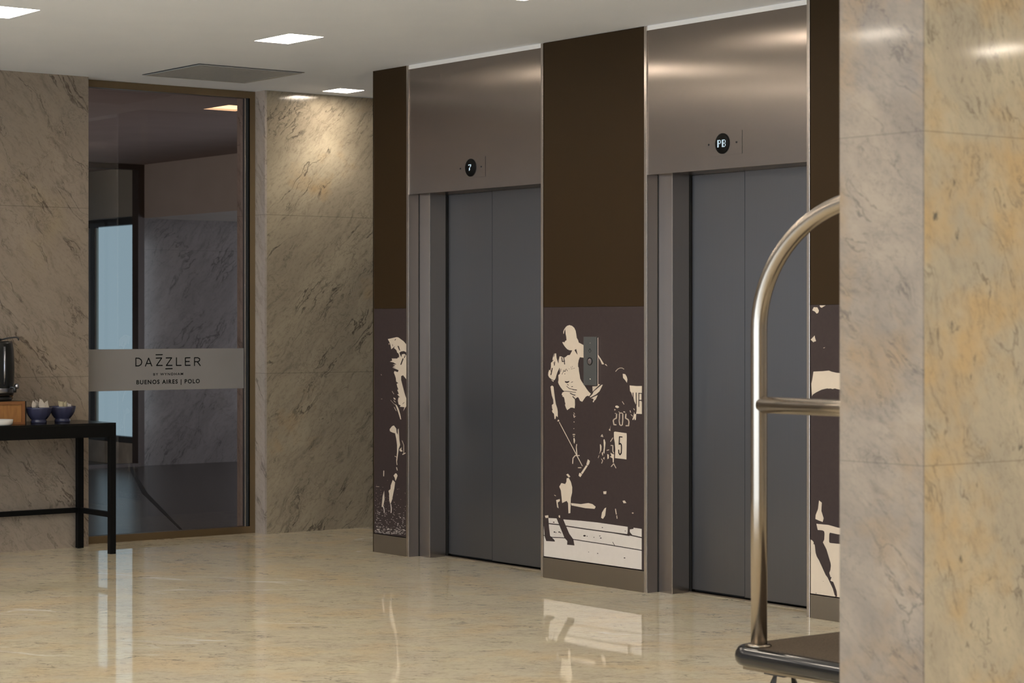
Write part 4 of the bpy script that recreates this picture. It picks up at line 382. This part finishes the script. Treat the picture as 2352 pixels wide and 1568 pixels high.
# white stopping strip between steel headers and ceiling
for i, (ya, yb) in enumerate(((9.07, 10.31), (7.085, 8.208))):
    tag(MB().box(XE+.004, XE+.05, ya, yb, 2.826, H).build('trim_%d' % (i+1), 'housing'), kind='structure')

# ------------------------------------------------------------------ room behind the glass
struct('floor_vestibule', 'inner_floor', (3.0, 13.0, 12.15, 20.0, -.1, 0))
def ceiling2():
    b = MB(); hs = [(x-a/2, x+a/2, y-c/2, y+c/2) for x, y, a, c, p in INNER]; h = hs[0]
    for (xa, xb, ya, yb) in ((3, h[0], 12.15, 20), (h[1], 13, 12.15, 20), (h[0], h[1], 12.15, h[2]), (h[0], h[1], h[3], 20)):
        b.face([(xa, ya, H), (xa, yb, H), (xb, yb, H), (xb, ya, H)])
    b.box(3, 13, 12.15, 20, H+.2, H+.3)
    tag(b.build('ceiling_vestibule', 'plaster_reflect_tint', recalc=False), kind='structure')
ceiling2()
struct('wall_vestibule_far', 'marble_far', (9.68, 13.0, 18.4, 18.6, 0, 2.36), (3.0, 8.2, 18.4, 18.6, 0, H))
struct('trim_soffit', 'plaster', (9.66, 13.0, 13.6, 18.6, 2.345, H))
struct('wall_vestibule_left', 'plaster', (2.8, 3.0, 12.33, 20, 0, H))
struct('wall_vestibule_right', 'plaster', (13.0, 13.2, 12.33, 20, 0, H))
struct('wall_vestibule_end', 'plaster', (3.0, 13.0, 20.0, 20.2, 0, H))
# unseen frames added around the two vestibule area lamps, no openings behind
for nm, xa, xb, ya, yb in (('lamp_frame_right', 12.93, 12.99, 14.7, 17.7), ('lamp_frame_left', 3.01, 3.07, 13.25, 16.75)):
    z0, z1 = (.3, 2.3) if nm == 'lamp_frame_right' else (.6, 2.6)
    f_ = MB()
    for d in ((ya-.06, ya, z0-.06, z1+.06), (yb, yb+.06, z0-.06, z1+.06), (ya, yb, z0-.06, z0), (ya, yb, z1, z1+.06)): f_.box(xa, xb, *d)
    tag(f_.build(nm, 'frame_brown'), kind='structure')
# dark opening frame in the far wall
wf = empty('window_2', (9.0, 18.36, 0), kind='structure')
MB().box(9.595, 9.66, 18.33, 18.45, 0, H-.002).box(8.2, 9.595, 18.33, 18.42, 2.80, H-.002).box(8.2, 9.595, 18.33, 18.42, 0, .03).build('window_frame', 'frame_brown', wf)
# window in the side return behind the frame
ws = empty('window_4', (9.65, 19.0, .26), kind='structure')
MB().box(9.62, 9.66, 18.46, 19.20, .275, 2.285).build('window_pane', 'sky_pane', ws)
MB().box(9.60, 9.67, 18.46, 19.95, 2.29, 2.36).box(9.60, 9.67, 19.26, 19.34, .26, 2.29).box(9.60, 9.67, 18.46, 19.95, .215, .27).build('window_frame', 'frame_blue', ws)
MB().box(9.605, 9.66, 19.215, 19.25, .28, 2.28).build('edge_strip', 'grey_pane', ws)
MB().box(9.63, 9.66, 18.46, 19.95, 2.37, H-.01).build('upper_panel', 'grey_pane', ws)
struct('wall_vestibule_sill', 'outside_stone', (9.61, 9.66, 18.46, 19.95, 0.0, .21))
# long dark seam across the dim floor
b = MB(); b.poly([(9.51, 18.30, .0015), (9.48, 18.30, .0015), (8.12, 15.45, .0015), (6.812, 12.40, .0015), (6.827, 12.40, .0015), (8.155, 15.42, .0015)], Vector((0, 0, 1)))
tag(b.build('trim_floor_seam', 'dark_void', recalc=False), kind='structure')

# ------------------------------------------------------------------ brass framed glass with frosted lettered band
g = empty('window_1', (6.55, 12.13, 0), kind='structure')
MB().box(5.935, 7.175, 12.10, 12.16, 0, .045).box(5.935, 7.175, 12.10, 12.16, H-.045, H-.001).box(7.135, 7.175, 12.10, 12.16, .045, H-.045).build('window_frame', 'brass', g)
MB().box(7.112, 7.135, 12.115, 12.15, .045, H-.045).build('gasket', 'gasket', g)
MB().box(7.106, 7.112, 12.112, 12.118, .045, H-.045).build('edge_trim', 'steel_edge', g)
b = MB(); b.face([(5.936, 12.135, .045), (7.113, 12.135, .045), (7.113, 12.135, H-.045), (5.936, 12.135, H-.045)])
b.build('glass_pane', 'glass', g, recalc=False)
band = MB().box(5.936, 7.106, 12.128, 12.1335, .935, 1.193).build('frosted_band', 'frosted', g)
b = MB()
for w_, pts in LETTERS:
    for q in strokes(pts, .0068): b.poly([(u, 12.1272, v) for u, v in q], Vector((0, -1, 0)))
b.build('lettering', 'ink', band, recalc=False)
def text(name, body, x0, x1, z, size, m, parent, space=1.25, thick=0.0, y=12.1272):
    c = bpy.data.curves.new(name, 'FONT'); c.body = body; c.size = size; c.space_character = space; c.offset = thick
    c.materials.append(M[m]); o = bpy.data.objects.new(name, c); COL.objects.link(o)
    bpy.context.view_layer.update(); wd = o.dimensions.x; 
    o.rotation_euler = (R(90), 0, 0); o.scale = ((x1-x0)/wd, 1, 1); o.parent = parent; o.location = Vector((x0, y, z)) - WL[parent.name]
    return o
text('small_lettering', 'BY WYNDHAM', 6.452, 6.663, 1.0265, .0215, 'ink', band, 1.35, .0004)
text('place_lettering', 'BUENOS AIRES | POLO', 6.334, 6.782, .974, .036, 'ink', band, 1.25, .0010)

# ------------------------------------------------------------------ elevators
def elevator(ya, yb, label, code, ydisp):
    """ya = far side of the opening, yb = near side"""
    t = empty('elevator_entrance', (XE+.1, (ya+yb)/2, 0), label, 'elevator')
    yf = ya - .108
    # header
    MB().box(XE+.003, XE+.18, yb, ya, 2.10, 2.826, bev=.001).build('header_panel', 'steel', t)
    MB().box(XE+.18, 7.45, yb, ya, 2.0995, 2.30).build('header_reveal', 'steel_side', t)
    # jamb: return, face, return
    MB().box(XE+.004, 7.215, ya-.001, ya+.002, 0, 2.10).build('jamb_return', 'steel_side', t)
    MB().box(7.215, 7.32, yf, ya+.01, 0, 2.10).build('jamb', ['steel'], t)
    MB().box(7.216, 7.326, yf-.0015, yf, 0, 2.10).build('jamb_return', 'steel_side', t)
    MB().box(7.213, 7.2155, yf-.002, yf+.002, 0, 2.10).build('jamb_edge', 'steel_edge', t)
    MB().box(7.212, 7.2155, ya-.004, ya-.001, 0, 2.10).build('shadow_joint', 'dark_void', t)
    # corner posts
    for yp, s in ((ya, 1), (yb, -1)):
        MB().box(XE-.003, XE+.05, min(yp, yp+s*.02), max(yp, yp+s*.02), 0, H-.002, bev=.002).build('corner_post', 'steel_edge' , t)
    # sliding leaves
    ym = yf - (yf - yb)*.40
    for (y0, y1, x0) in ((ym-.02, yf-.004, 7.345), (yb+.002, ym, 7.326)):
        l = MB().box(x0, x0+.018, y0, y1, .016, 2.10, bev=.0008).build('door_leaf', 'steel_door', t)
    MB().box(7.3245, 7.3262, ym-.0008, ym+.0006, .016, 2.099).build('door_seam', 'gasket', t)
    MB().box(7.322, 7.45, yb, yf, .0, .006).build('sill', 'steel_base', t)
    MB().box(7.37, 7.44, yb, yf, .006, 2.1).build('shaft_gap', 'dark_void', t)
    MB().box(7.33, 7.343, yf-.004, yf-.0005, .0, 2.1).build('door_gap', 'dark_void', t)
    # indicator
    zc = 2.222
    pl = MB().box(XE+.0015, XE+.004, ydisp-.135, ydisp+.135, zc-.056, zc+.056).build('indicator_plate', 'steel', t)
    for s in (-1, 1): MB().lathe([(.0001, 0), (.0045, 0), (.0045, .002)], (XE-.0005, ydisp+s*.098, zc), 'x', 12).build('screw', 'dark_void', pl)
    MB().lathe([(.0001, -.006), (.045, -.006), (.050, -.002), (.050, .004)], (XE+.0005, ydisp, zc), 'x', 48).build('display', 'display_black', pl)
    font = {'7': ['11111', '10001', '00001', '00010', '00100', '00100', '01110', '01110', '00100'],
            'P': ['11110', '11001', '11001', '11001', '11110', '11000', '11000', '11000', '11000'],
            'B': ['11110', '11001', '11001', '11001', '11110', '11001', '11001', '11001', '11110']}
    b = MB(); pu, pv = .0052, .0040
    tot = len(code)*5 + (len(code)-1)*1.2
    if len(code) == 1: font['7'] = ['11111', '10011', '00011', '00010', '00100', '01100', '01100', '01100', '01000']
    for k, ch in enumerate(code):
        for r_, row in enumerate(font[ch]):
            for c_, q in enumerate(row):
                if q == '1':
                    y = ydisp + tot*pu/2 - (k*6.2 + c_ + .5)*pu; z = zc + 4*pv - r_*pv + (.0025 if k else 0)*0
                    b.face([(XE-.0062, y+pu*.5, z-pv*.36), (XE-.0062, y-pu*.5, z-pv*.36), (XE-.0062, y-pu*.5, z+pv*.36), (XE-.0062, y+pu*.5, z+pv*.36)])
    b.build('digits', 'led', pl, recalc=False)
    return t
elevator(10.31, 9.068, 'brushed steel elevator between two horse murals, display showing 7', '7', 9.703)
elevator(8.208, 7.085, 'brushed steel elevator behind the luggage cart, display showing PB', 'PB', 7.655)

# ------------------------------------------------------------------ brown cladding, murals, steel bases, call buttons
def bay(y_left, y_right, data, l_up, l_mur, l_base, daylit_below=None):
    tag(MB().box(XE, 7.19, y_right, y_left, 1.441, H-.001, bev=.001).build('wall_panel', 'brown'), l_up, 'wall panel', 'brown panels on the elevator wall')
    b = MB(); b.mi = 0; b.box(XE+.001, 7.19, y_right, y_left, .112, 1.440)
    def put(pts, lay):
        q = [(min(max(u, .0015), y_left-y_right-.001), min(max(v, .113), 1.4385)) for u, v in pts]
        b.poly([(XE+.001-lay, y_left-u, v) for u, v in q], Vector((-1, 0, 0)))
    for i, (c, ww, pts) in enumerate(data):
        lay = (.0006 if c == 'L' else .0012) + i*1e-6
        lo = sum(p[1] for p in pts)/len(pts)
        b.mi = 0 if c == 'K' else (2 if lo < .30 else 1)  # low shapes take the daylit copy of the cream
        for q in ([pts] if not ww else strokes(pts, tuple(ww))): put(q, lay)
    tag(b.build('mural_panel', ['print_dark', 'print_cream', 'print_cream_daylit'], recalc=False), l_mur, 'mural', 'printed polo murals on the elevator wall')
    tag(MB().box(XE-.002, 7.19, y_right, y_left, 0, .108, bev=.001).build('kick_plate', 'steel_base'), l_base, 'kick plate', 'steel kick plates under the murals')
bay(10.67, 10.332, MURAL_LEFT, 'narrow brown wall panel at the far left end of the elevator wall', 'narrow dark mural strip with a running horse, left of the first elevator', 'short steel kick plate under the narrow horse mural at the wall corner')
bay(9.046, 8.230, MURAL_MID, 'wide brown wall panel between the two elevators', 'dark mural of a polo rider with mallet and number 5 between the elevators', 'steel kick plate under the polo rider mural between the elevators')
bay(7.063, 6.30, MURAL_RIGHT, 'brown wall panel right of the second elevator, cut off by the marble pillar', 'dark mural with a horse leg on white, partly behind the marble pillar', 'steel kick plate right of the second elevator beside the marble pillar')
# thin edge trims of the end panel
tag(MB().box(XE-.003, 7.19, 10.67, 10.676, 0, H-.001).build('trim_3', 'brass'), kind='structure')

cp = empty('call_button_panel', (XE-.004, 8.640, 1.03), 'grey metal call button plate on the polo rider mural', 'call button')
MB().box(XE-.014, XE-.006, 8.587, 8.694, 1.034, 1.285, bev=.001).build('plate', 'plate', cp)
MB().box(XE-.006, XE-.0012, 8.591, 8.690, 1.038, 1.281).build('light_rim', 'halo', cp)
yb_, zb_ = 8.641, 1.158
bt = MB().lathe([(.0001, -.004), (.015, -.004), (.0165, 0)], (XE-.014, yb_, zb_), 'x', 32).build('button', 'button_face', cp)
MB().lathe([(.0165, 0), (.0165, -.003), (.0205, -.003), (.0205, 0)], (XE-.014, yb_, zb_), 'x', 32).build('button_ring', 'dark_void', cp)
for z in (1.252, 1.066): MB().lathe([(.0001, -.0015), (.0026, -.0015), (.0026, 0)], (XE-.014, yb_-.002, z), 'x', 12).build('screw', 'steel_edge', cp)
b = MB()
for q in strokes([(-.010, 1.212), (0, 1.224), (.010, 1.212)], .003) + strokes([(-.008, 1.210), (0, 1.203), (.008, 1.210)], .002): b.poly([(XE-.0145, yb_-u, v) for u, v in q], Vector((-1, 0, 0)))
b.build('arrow_mark', 'dark_void', cp, recalc=False)

# ------------------------------------------------------------------ ceiling fixtures
DL = {0: 'bright recessed downlight left of centre in the ceiling, nearest the air vent', 1: 'recessed downlight cut off at the left edge of the picture',
      2: 'recessed downlight just cut off by the top edge of the picture', 3: 'small recessed downlight in the corner above the yellow marble wall'}
def downlight(x, y, a, c, label, dm):
    t = empty('ceiling_light', (x, y, H), label, 'ceiling light', 'recessed ceiling downlights')
    b = MB(); hx, hy = a/2, c/2; z0, z1 = H+.0005, H+.022
    for p, q in (((-hx, -hy), (hx, -hy)), ((hx, -hy), (hx, hy)), ((hx, hy), (-hx, hy)), ((-hx, hy), (-hx, -hy))):
        b.face([(x+p[0], y+p[1], z0), (x+q[0], y+q[1], z0), (x+q[0], y+q[1], z1), (x+p[0], y+p[1], z1)])
    b.build('housing', 'housing', t, recalc=False)
    MB().box(x-hx, x+hx, y-hy, y+hy, H+.014, H+.020).build('diffuser', dm, t)
for i, (x, y, a, c, p) in enumerate(DOWN):
    ORD = ['first', 'second', 'third', 'fourth', 'fifth', 'sixth', 'seventh', 'eighth', 'ninth']
    row = ORD[min(8, int(round((9.74-y)/2)))]; colm = ORD[min(8, int(round((x+.42)/1.6)))]
    downlight(x, y, a, c, DL.get(i, 'recessed downlight outside the picture, %s row from the glass, %s from the storefront' % (row, colm)), 'diffuser')
for x, y, a, c, p in INNER: downlight(x, y, a, c, 'warm orange downlight seen through the tinted glass', 'diffuser_warm')
v = empty('ceiling_vent', (6.49, 11.32, H), 'square grey slatted air vent in the ceiling above the glass', 'air vent')
x0, x1, y0, y1 = 6.145, 6.835, 10.985, 11.655
MB().box(x0, x1, y0, y0+.03, H-.008, H-.0005).box(x0, x1, y1-.03, y1, H-.008, H-.0005).box(x0, x0+.03, y0+.03, y1-.03, H-.008, H-.0005).box(x1-.03, x1, y0+.03, y1-.03, H-.008, H-.0005).build('frame', 'vent', v)
MB().box(x0+.03, x1-.03, y0+.03, y1-.03, H-.0022, H-.0006).build('backing', 'gasket', v)
b = MB()
n = 26
for k in range(n):
    y = y0+.035 + (y1-y0-.07)*(k+.5)/n; b.box(x0+.03, x1-.03, y-.0085, y+.0085, H-.007, H-.003)
b.build('slats', 'vent', v)
b = MB()
for (xa, xb, ya, yb) in ((x0-.012, x1+.012, y0-.012, y0), (x0-.012, x1+.012, y1, y1+.012), (x0-.012, x0, y0, y1), (x1, x1+.012, y0, y1)): b.box(xa, xb, ya, yb, H-.003, H-.0006)
b.build('gap', 'gasket', v)

# ------------------------------------------------------------------ marble pillar
cx0, cx1, cy0, cy1 = 3.949, 4.52, 3.526, 3.806
b = MB()
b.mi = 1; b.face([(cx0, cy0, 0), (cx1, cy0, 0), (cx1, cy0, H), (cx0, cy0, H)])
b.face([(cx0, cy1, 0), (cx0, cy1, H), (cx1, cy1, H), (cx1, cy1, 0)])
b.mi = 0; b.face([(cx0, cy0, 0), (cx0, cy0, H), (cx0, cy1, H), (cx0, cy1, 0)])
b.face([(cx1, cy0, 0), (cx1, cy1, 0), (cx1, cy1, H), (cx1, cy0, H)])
bmesh.ops.remove_doubles(b.bm, verts=b.bm.verts[:], dist=1e-5)
bmesh.ops.bevel(b.bm, geom=[e for e in b.bm.edges if abs(e.verts[0].co.z-e.verts[1].co.z) > 1], offset=.002, segments=2, affect='EDGES')
tag(b.build('marble_pillar', ['column_daylit', 'column_warmlit'], recalc=False), 'polished cream marble pillar in the right foreground', 'pillar')

# ------------------------------------------------------------------ console table and what stands on it
t = empty('console_table', (5.0, 11.72, 0), 'black metal console table against the left marble wall', 'table')
TX0, TX1, TY0, TY1, TZ = 4.15, 5.873, 11.497, 11.955, .771
MB().box(TX0, TX1, TY0, TY1, TZ-.012, TZ, bev=.001).build('tabletop', 'black_top', t)
MB().box(TX0, TX1, TY0, TY0+.037, .688, TZ-.012).box(TX0, TX1, TY1-.037, TY1, .688, TZ-.012).box(TX0, TX0+.037, TY0+.037, TY1-.037, .688, TZ-.012).box(TX1-.037, TX1, TY0+.037, TY1-.037, .688, TZ-.012).build('apron', 'black_metal', t)
for lx in (TX0, TX1-.037):
    for ly in (TY0, TY1-.037): MB().box(lx, lx+.037, ly, ly+.037, 0, .688, bev=.0015).build('leg', 'black_metal', t)
for lx in (TX0, TX1-.037): MB().box(lx+.004, lx+.033, TY0+.037, TY1-.037, .214, .244).build('stretcher', 'black_metal', t)
MB().box(TX0+.037, TX1-.037, TY1-.033, TY1-.004, .214, .244).build('stretcher', 'black_metal', t)
# wooden crate
t = empty('wooden_crate', (5.0, 11.75, TZ), 'honey coloured wooden crate under the black drink dispenser', 'crate')
MB().box(4.75, 5.373, 11.665, 11.68, TZ, .903).build('front_panel', 'oak', t)
MB().box(4.75, 5.373, 11.657, 11.665, .886, .903).box(5.353, 5.373, 11.657, 11.665, TZ, .886).box(4.75, 5.353, 11.657, 11.665, TZ, TZ+.012).build('trim', 'oak_trim', t)
MB().box(4.73, 5.391, 11.68, 11.93, TZ, .903).build('shell', 'plastic_black', t)
# drink dispenser
t = empty('drink_dispenser', (5.20, 11.72, .903), 'tall black insulated drink dispenser with a metal band on the crate', 'drink dispenser')
c = (5.225, 11.80, 0)
MB().lathe([(.06, .93), (.128, .935), (.132, .96), (.134, 1.10), (.130, 1.20), (.124, 1.235), (.118, 1.25), (.02, 1.252)], c, 'z', 48).build('body', 'plastic_black', t)
MB().lathe([(.10, .903), (.118, .905), (.120, .928), (.1, .932)], c, 'z', 40).build('foot', 'plastic_black', t)
MB().lathe([(.1345, .952), (.1355, .953), (.1355, .978), (.1345, .979)], c, 'z', 48).build('metal_band', 'metal_grey', t)
MB().lathe([(.02, 1.25), (.06, 1.252), (.062, 1.264), (.045, 1.272), (.02, 1.274)], c, 'z', 32).build('lid', 'plastic_black', t)
MB().tube([(5.26, 11.74, 1.258), (5.29, 11.72, 1.268), (5.335, 11.70, 1.274), (5.347, 11.695, 1.268), (5.349, 11.693, 1.255)], .0045, 10).build('lever', 'plastic_black', t)
MB().tube([(5.249, 11.668, 1.0), (5.251, 11.666, 1.10), (5.249, 11.668, 1.22)], .007, 12).build('level_gauge', 'metal_grey', t)
MB().tube([(5.285, 11.675, .985), (5.305, 11.665, .985), (5.31, 11.66, .975), (5.31, 11.66, .955)], .009, 12).build('spout', 'plastic_black', t)
MB().lathe([(.001, .0), (.012, .002), (.014, .015), (.010, .028), (.001, .03)], (5.335, 11.69, .975), 'z', 20).build('tap_knob', 'metal_grey', t)
# amber packet behind it
b = MB(); rnd = random.Random(4); bb = bmesh.new(); bmesh.ops.create_icosphere(bb, subdivisions=3, radius=1)
for vv in bb.verts:
    k = 1 + rnd.uniform(-.16, .16); vv.co = Vector((5.372+vv.co.x*.03*k, 11.89+vv.co.y*.03*k, .925+vv.co.z*.022*k))
    vv.co.z = max(vv.co.z, .9035)
for f in bb.faces: f.smooth = True
b.merge(bb, smooth=True); tag(b.build('amber_packet', 'amber'), 'small crumpled amber packet beside the foot of the drink dispenser', 'packet')
# white dish
b = MB().lathe([(.001, TZ+.0005), (.064, TZ+.0005), (.074, TZ+.006), (.0775, TZ+.034), (.074, TZ+.034), (.070, TZ+.010), (.001, TZ+.008)], (5.178, 11.577, 0), 'z', 48)
tag(b.build('white_dish', 'ceramic_white'), 'shallow white dish in front of the wooden crate', 'dish')
# bowls and sachets
def bowl(x, y, label):
    b = MB(); prof = [(.002, .001), (.046, .001), (.046, .014), (.041, .020), (.048, .026), (.060, .042), (.071, .062), (.077, .085), (.0785, .094), (.0755, .094), (.069, .066), (.057, .044), (.042, .028), (.002, .026)]
    seg = 48; rings = []
    for r_, h in prof:
        ring = []
        for i in range(seg):
            a = 2*math.pi*i/seg; fl = 1 + (.022*math.cos(a*10) if .02 < h < .09 and r_ > .045 else 0)
            ring.append(b.bm.verts.new((x+r_*fl*math.cos(a), y+r_*fl*math.sin(a), TZ+h)))
        rings.append(ring)
    for k in range(len(rings)-1):
        for i in range(seg):
            f = b.bm.faces.new([rings[k][i], rings[k][(i+1) % seg], rings[k+1][(i+1) % seg], rings[k+1][i]]); f.smooth = True
    b.bm.faces.new(rings[0]); b.bm.faces.new(rings[-1])
    tag(b.build('footed_bowl', 'ceramic_blue'), label, 'bowl', 'blue bowls of sachets on the console table')
bowl(5.478, 11.70, 'blue footed bowl of white sachets nearest the wooden crate')
bowl(5.652, 11.75, 'blue footed bowl nearest the table end holding yellowish sachets')
def sachet(x, y, z, w_, h_, rx, ry, rz, m, label, grp):
    b = MB(); nx, nz = 5, 5; grid = []
    for side in (0, 1):
        g_ = []
        for i in range(nx+1):
            row = []
            for j in range(nz+1):
                u, v_ = i/nx-.5, j/nz-.5; th = .0016*(1-4*u*u)*(1-4*v_*v_)*(1 if side else -1) + .0025*math.sin(u*7+rx*5)*math.cos(v_*5)
                row.append(b.bm.verts.new((u*w_, th, v_*h_)))
            g_.append(row)
        grid.append(g_)
    for side in (0, 1):
        for i in range(nx):
            for j in range(nz):
                f = b.bm.faces.new([grid[side][i][j], grid[side][i+1][j], grid[side][i+1][j+1], grid[side][i][j+1]]); f.smooth = False
    bmesh.ops.remove_doubles(b.bm, verts=b.bm.verts[:], dist=1e-5)
    mt = Matrix.Translation((x, y, z)) @ Matrix.Rotation(rz, 4, 'Z') @ Matrix.Rotation(rx, 4, 'X') @ Matrix.Rotation(ry, 4, 'Y')
    for vv in b.bm.verts: vv.co = mt @ vv.co
    tag(b.build('sachet', m, origin=(x, y, z-.02)), label, 'sachet', grp)
Z = TZ
G1, G2 = 'white sachets in the bowl nearest the crate', 'sachets in the bowl nearest the table end'
sachet(5.490, 11.662, Z+.100, .074, .066, -.45, .70, .55, 'paper', 'front white sachet, a bright tilted square facing out', G1)
sachet(5.450, 11.690, Z+.098, .060, .054, -.25, .6, .6, 'paper', 'white sachet leaning at the left of the bowl nearest the crate', G1)
sachet(5.526, 11.690, Z+.099, .052, .056, -.15, -.25, .75, 'paper', 'white sachet leaning at the right of the bowl nearest the crate', G1)
sachet(5.470, 11.722, Z+.104, .050, .054, .1, .35, .6, 'paper', 'white sachet standing up at the back left of the bowl nearest the crate', G1)
sachet(5.503, 11.722, Z+.109, .046, .050, .15, .78, .6, 'paper', 'white sachet standing tallest at the back of the bowl nearest the crate', G1)
sachet(5.632, 11.716, Z+.100, .064, .050, -.35, .12, .6, 'paper_yellow', 'pale yellow sachet upright in the bowl nearest the table end', G2)
sachet(5.668, 11.735, Z+.098, .046, .044, -.15, -.45, .6, 'paper_yellow', 'smaller yellowish sachet in the middle of the bowl nearest the table end', G2)
sachet(5.694, 11.742, Z+.092, .050, .040, -.45, .3, .7, 'paper', 'dull white sachet lying at the right of the bowl nearest the table end', G2)

# ------------------------------------------------------------------ luggage cart
cart = empty('luggage_cart', (5.09, 4.53, 0), 'hotel luggage cart with arched metal tube frame and brown carpeted deck', 'luggage cart')
DX0, DX1, DY0, DY1 = 4.765, 5.415, 3.96, 5.095
def rrect(x0, x1, y0, y1, r, n=8):
    pts = []
    for cx, cy, a0 in ((x1-r, y1-r, 0), (x0+r, y1-r, 90), (x0+r, y0+r, 180), (x1-r, y0+r, 270)):
        for k in range(n+1):
            a = R(a0+90*k/n); pts.append((cx+r*math.cos(a), cy+r*math.sin(a)))
    return pts
b = MB(); pts = rrect(DX0+.02, DX1-.02, DY0+.02, DY1-.02, .06)
lo = [b.bm.verts.new((x, y, .262)) for x, y in pts]; hi = [b.bm.verts.new((x, y, .318)) for x, y in pts]
b.bm.faces.new(hi); b.bm.faces.new(lo)
for i in range(len(pts)): b.bm.faces.new([lo[i], lo[(i+1) % len(pts)], hi[(i+1) % len(pts)], hi[i]])
b.build('deck', 'chrome', cart)
b = MB(); pts = rrect(DX0+.03, DX1-.03, DY0+.03, DY1-.03, .05)
hi = [b.bm.verts.new((x, y, .326)) for x, y in pts]; lo = [b.bm.verts.new((x, y, .3185)) for x, y in pts]
b.bm.faces.new(hi)
for i in range(len(pts)): b.bm.faces.new([lo[i], lo[(i+1) % len(pts)], hi[(i+1) % len(pts)], hi[i]])
b.build('carpet', 'carpet', cart)
# bumper: rounded D profile swept round the deck
b = MB(); prof = [(-.006, .322), (.006, .324), (.016, .318), (.023, .306), (.026, .292), (.024, .278), (.017, .267), (.006, .262), (-.006, .262)]
rings = []
for o_, z in prof:
    pts = rrect(DX0+.022-o_, DX1-.022+o_, DY0+.022-o_, DY1-.022+o_, .06+o_, 10); rings.append([b.bm.verts.new((x, y, z)) for x, y in pts])
for k in range(len(rings)-1):
    n = len(rings[k])
    for i in range(n):
        f = b.bm.faces.new([rings[k][i], rings[k][(i+1) % n], rings[k+1][(i+1) % n], rings[k+1][i]]); f.smooth = True
b.build('bumper', 'bumper', cart)
b = MB().box(DX0+.04, DX1-.04, DY0+.04, DY1-.04, .248, .2615); b.build('under_frame', 'chrome', cart)
yc, hw, zs, rise = 4.50, .50, 1.335, .405
for hx in (4.823, 5.357):
    pts = [(hx, yc+hw, .326), (hx, yc+hw, .8), (hx, yc+hw, zs-.05)]
    for k in range(0, 41):
        a = math.pi*k/40; pts.append((hx, yc+hw*math.cos(a), zs+rise*math.sin(a)))
    pts += [(hx, yc-hw, zs-.05), (hx, yc-hw, .8), (hx, yc-hw, .326)]
    h = MB().tube(pts, .0265, 28).build('hoop', 'tube', cart)
    for s in (1, -1): MB().lathe([(.028, 0), (.040, .0005), (.040, .004), (.036, .008), (.028, .009)], (hx, yc+s*hw, .326), 'z', 32).build('flange', 'chrome', h)
    MB().tube([(hx, yc+hw-.012, 1.097), (hx, yc-hw+.012, 1.097)], .0262, 28).build('side_rail', 'tube', cart)
MB().tube([(4.823+.02, yc, zs+rise), (5.357-.02, yc, zs+rise)], .0265, 24).build('top_bar', 'tube', cart)
for (wx, wy, ang) in ((4.885, 4.95, .8), (5.28, 4.87, .4), (4.90, 4.12, .5), (5.28, 4.12, .7)):
    ca, sa = math.cos(ang), math.sin(ang)
    f = MB().box(wx-.045, wx+.045, wy-.045, wy+.045, .236, .248)
    rot = Matrix.Translation((wx, wy, 0)) @ Matrix.Rotation(ang, 4, 'Z')
    for s in (-1, 1):
        bb = bmesh.new(); vs = [bb.verts.new(p) for p in ((-.04, s*.022, .240), (.045, s*.022, .240), (.08, s*.030, .19), (.07, s*.030, .08), (.0, s*.030, .08), (-.035, s*.028, .17))]
        vt = [bb.verts.new(Vector((v_.co.x*.8+.004, v_.co.y + s*(.012 + .10*(.24-v_.co.z)), v_.co.z if v_.co.z < .23 else .225))) for v_ in vs]
        bb.faces.new(vs); bb.faces.new(vt)
        for i in range(6): bb.faces.new([vs[i], vs[(i+1) % 6], vt[(i+1) % 6], vt[i]])
        f.merge(bb, rot)
    fo = f.build('caster', 'rubber', cart)
    wb = MB(); wc = MB().lathe([(.01, -.024), (.085, -.024), (.098, -.015), (.1, 0), (.098, .015), (.085, .024), (.01, .024)], (0, 0, 0), 'y', 36)
    tmp = wc.bm; wb.merge(tmp, rot @ Matrix.Translation((.035, 0, .1)), smooth=True); wb.build('wheel', 'rubber', fo)
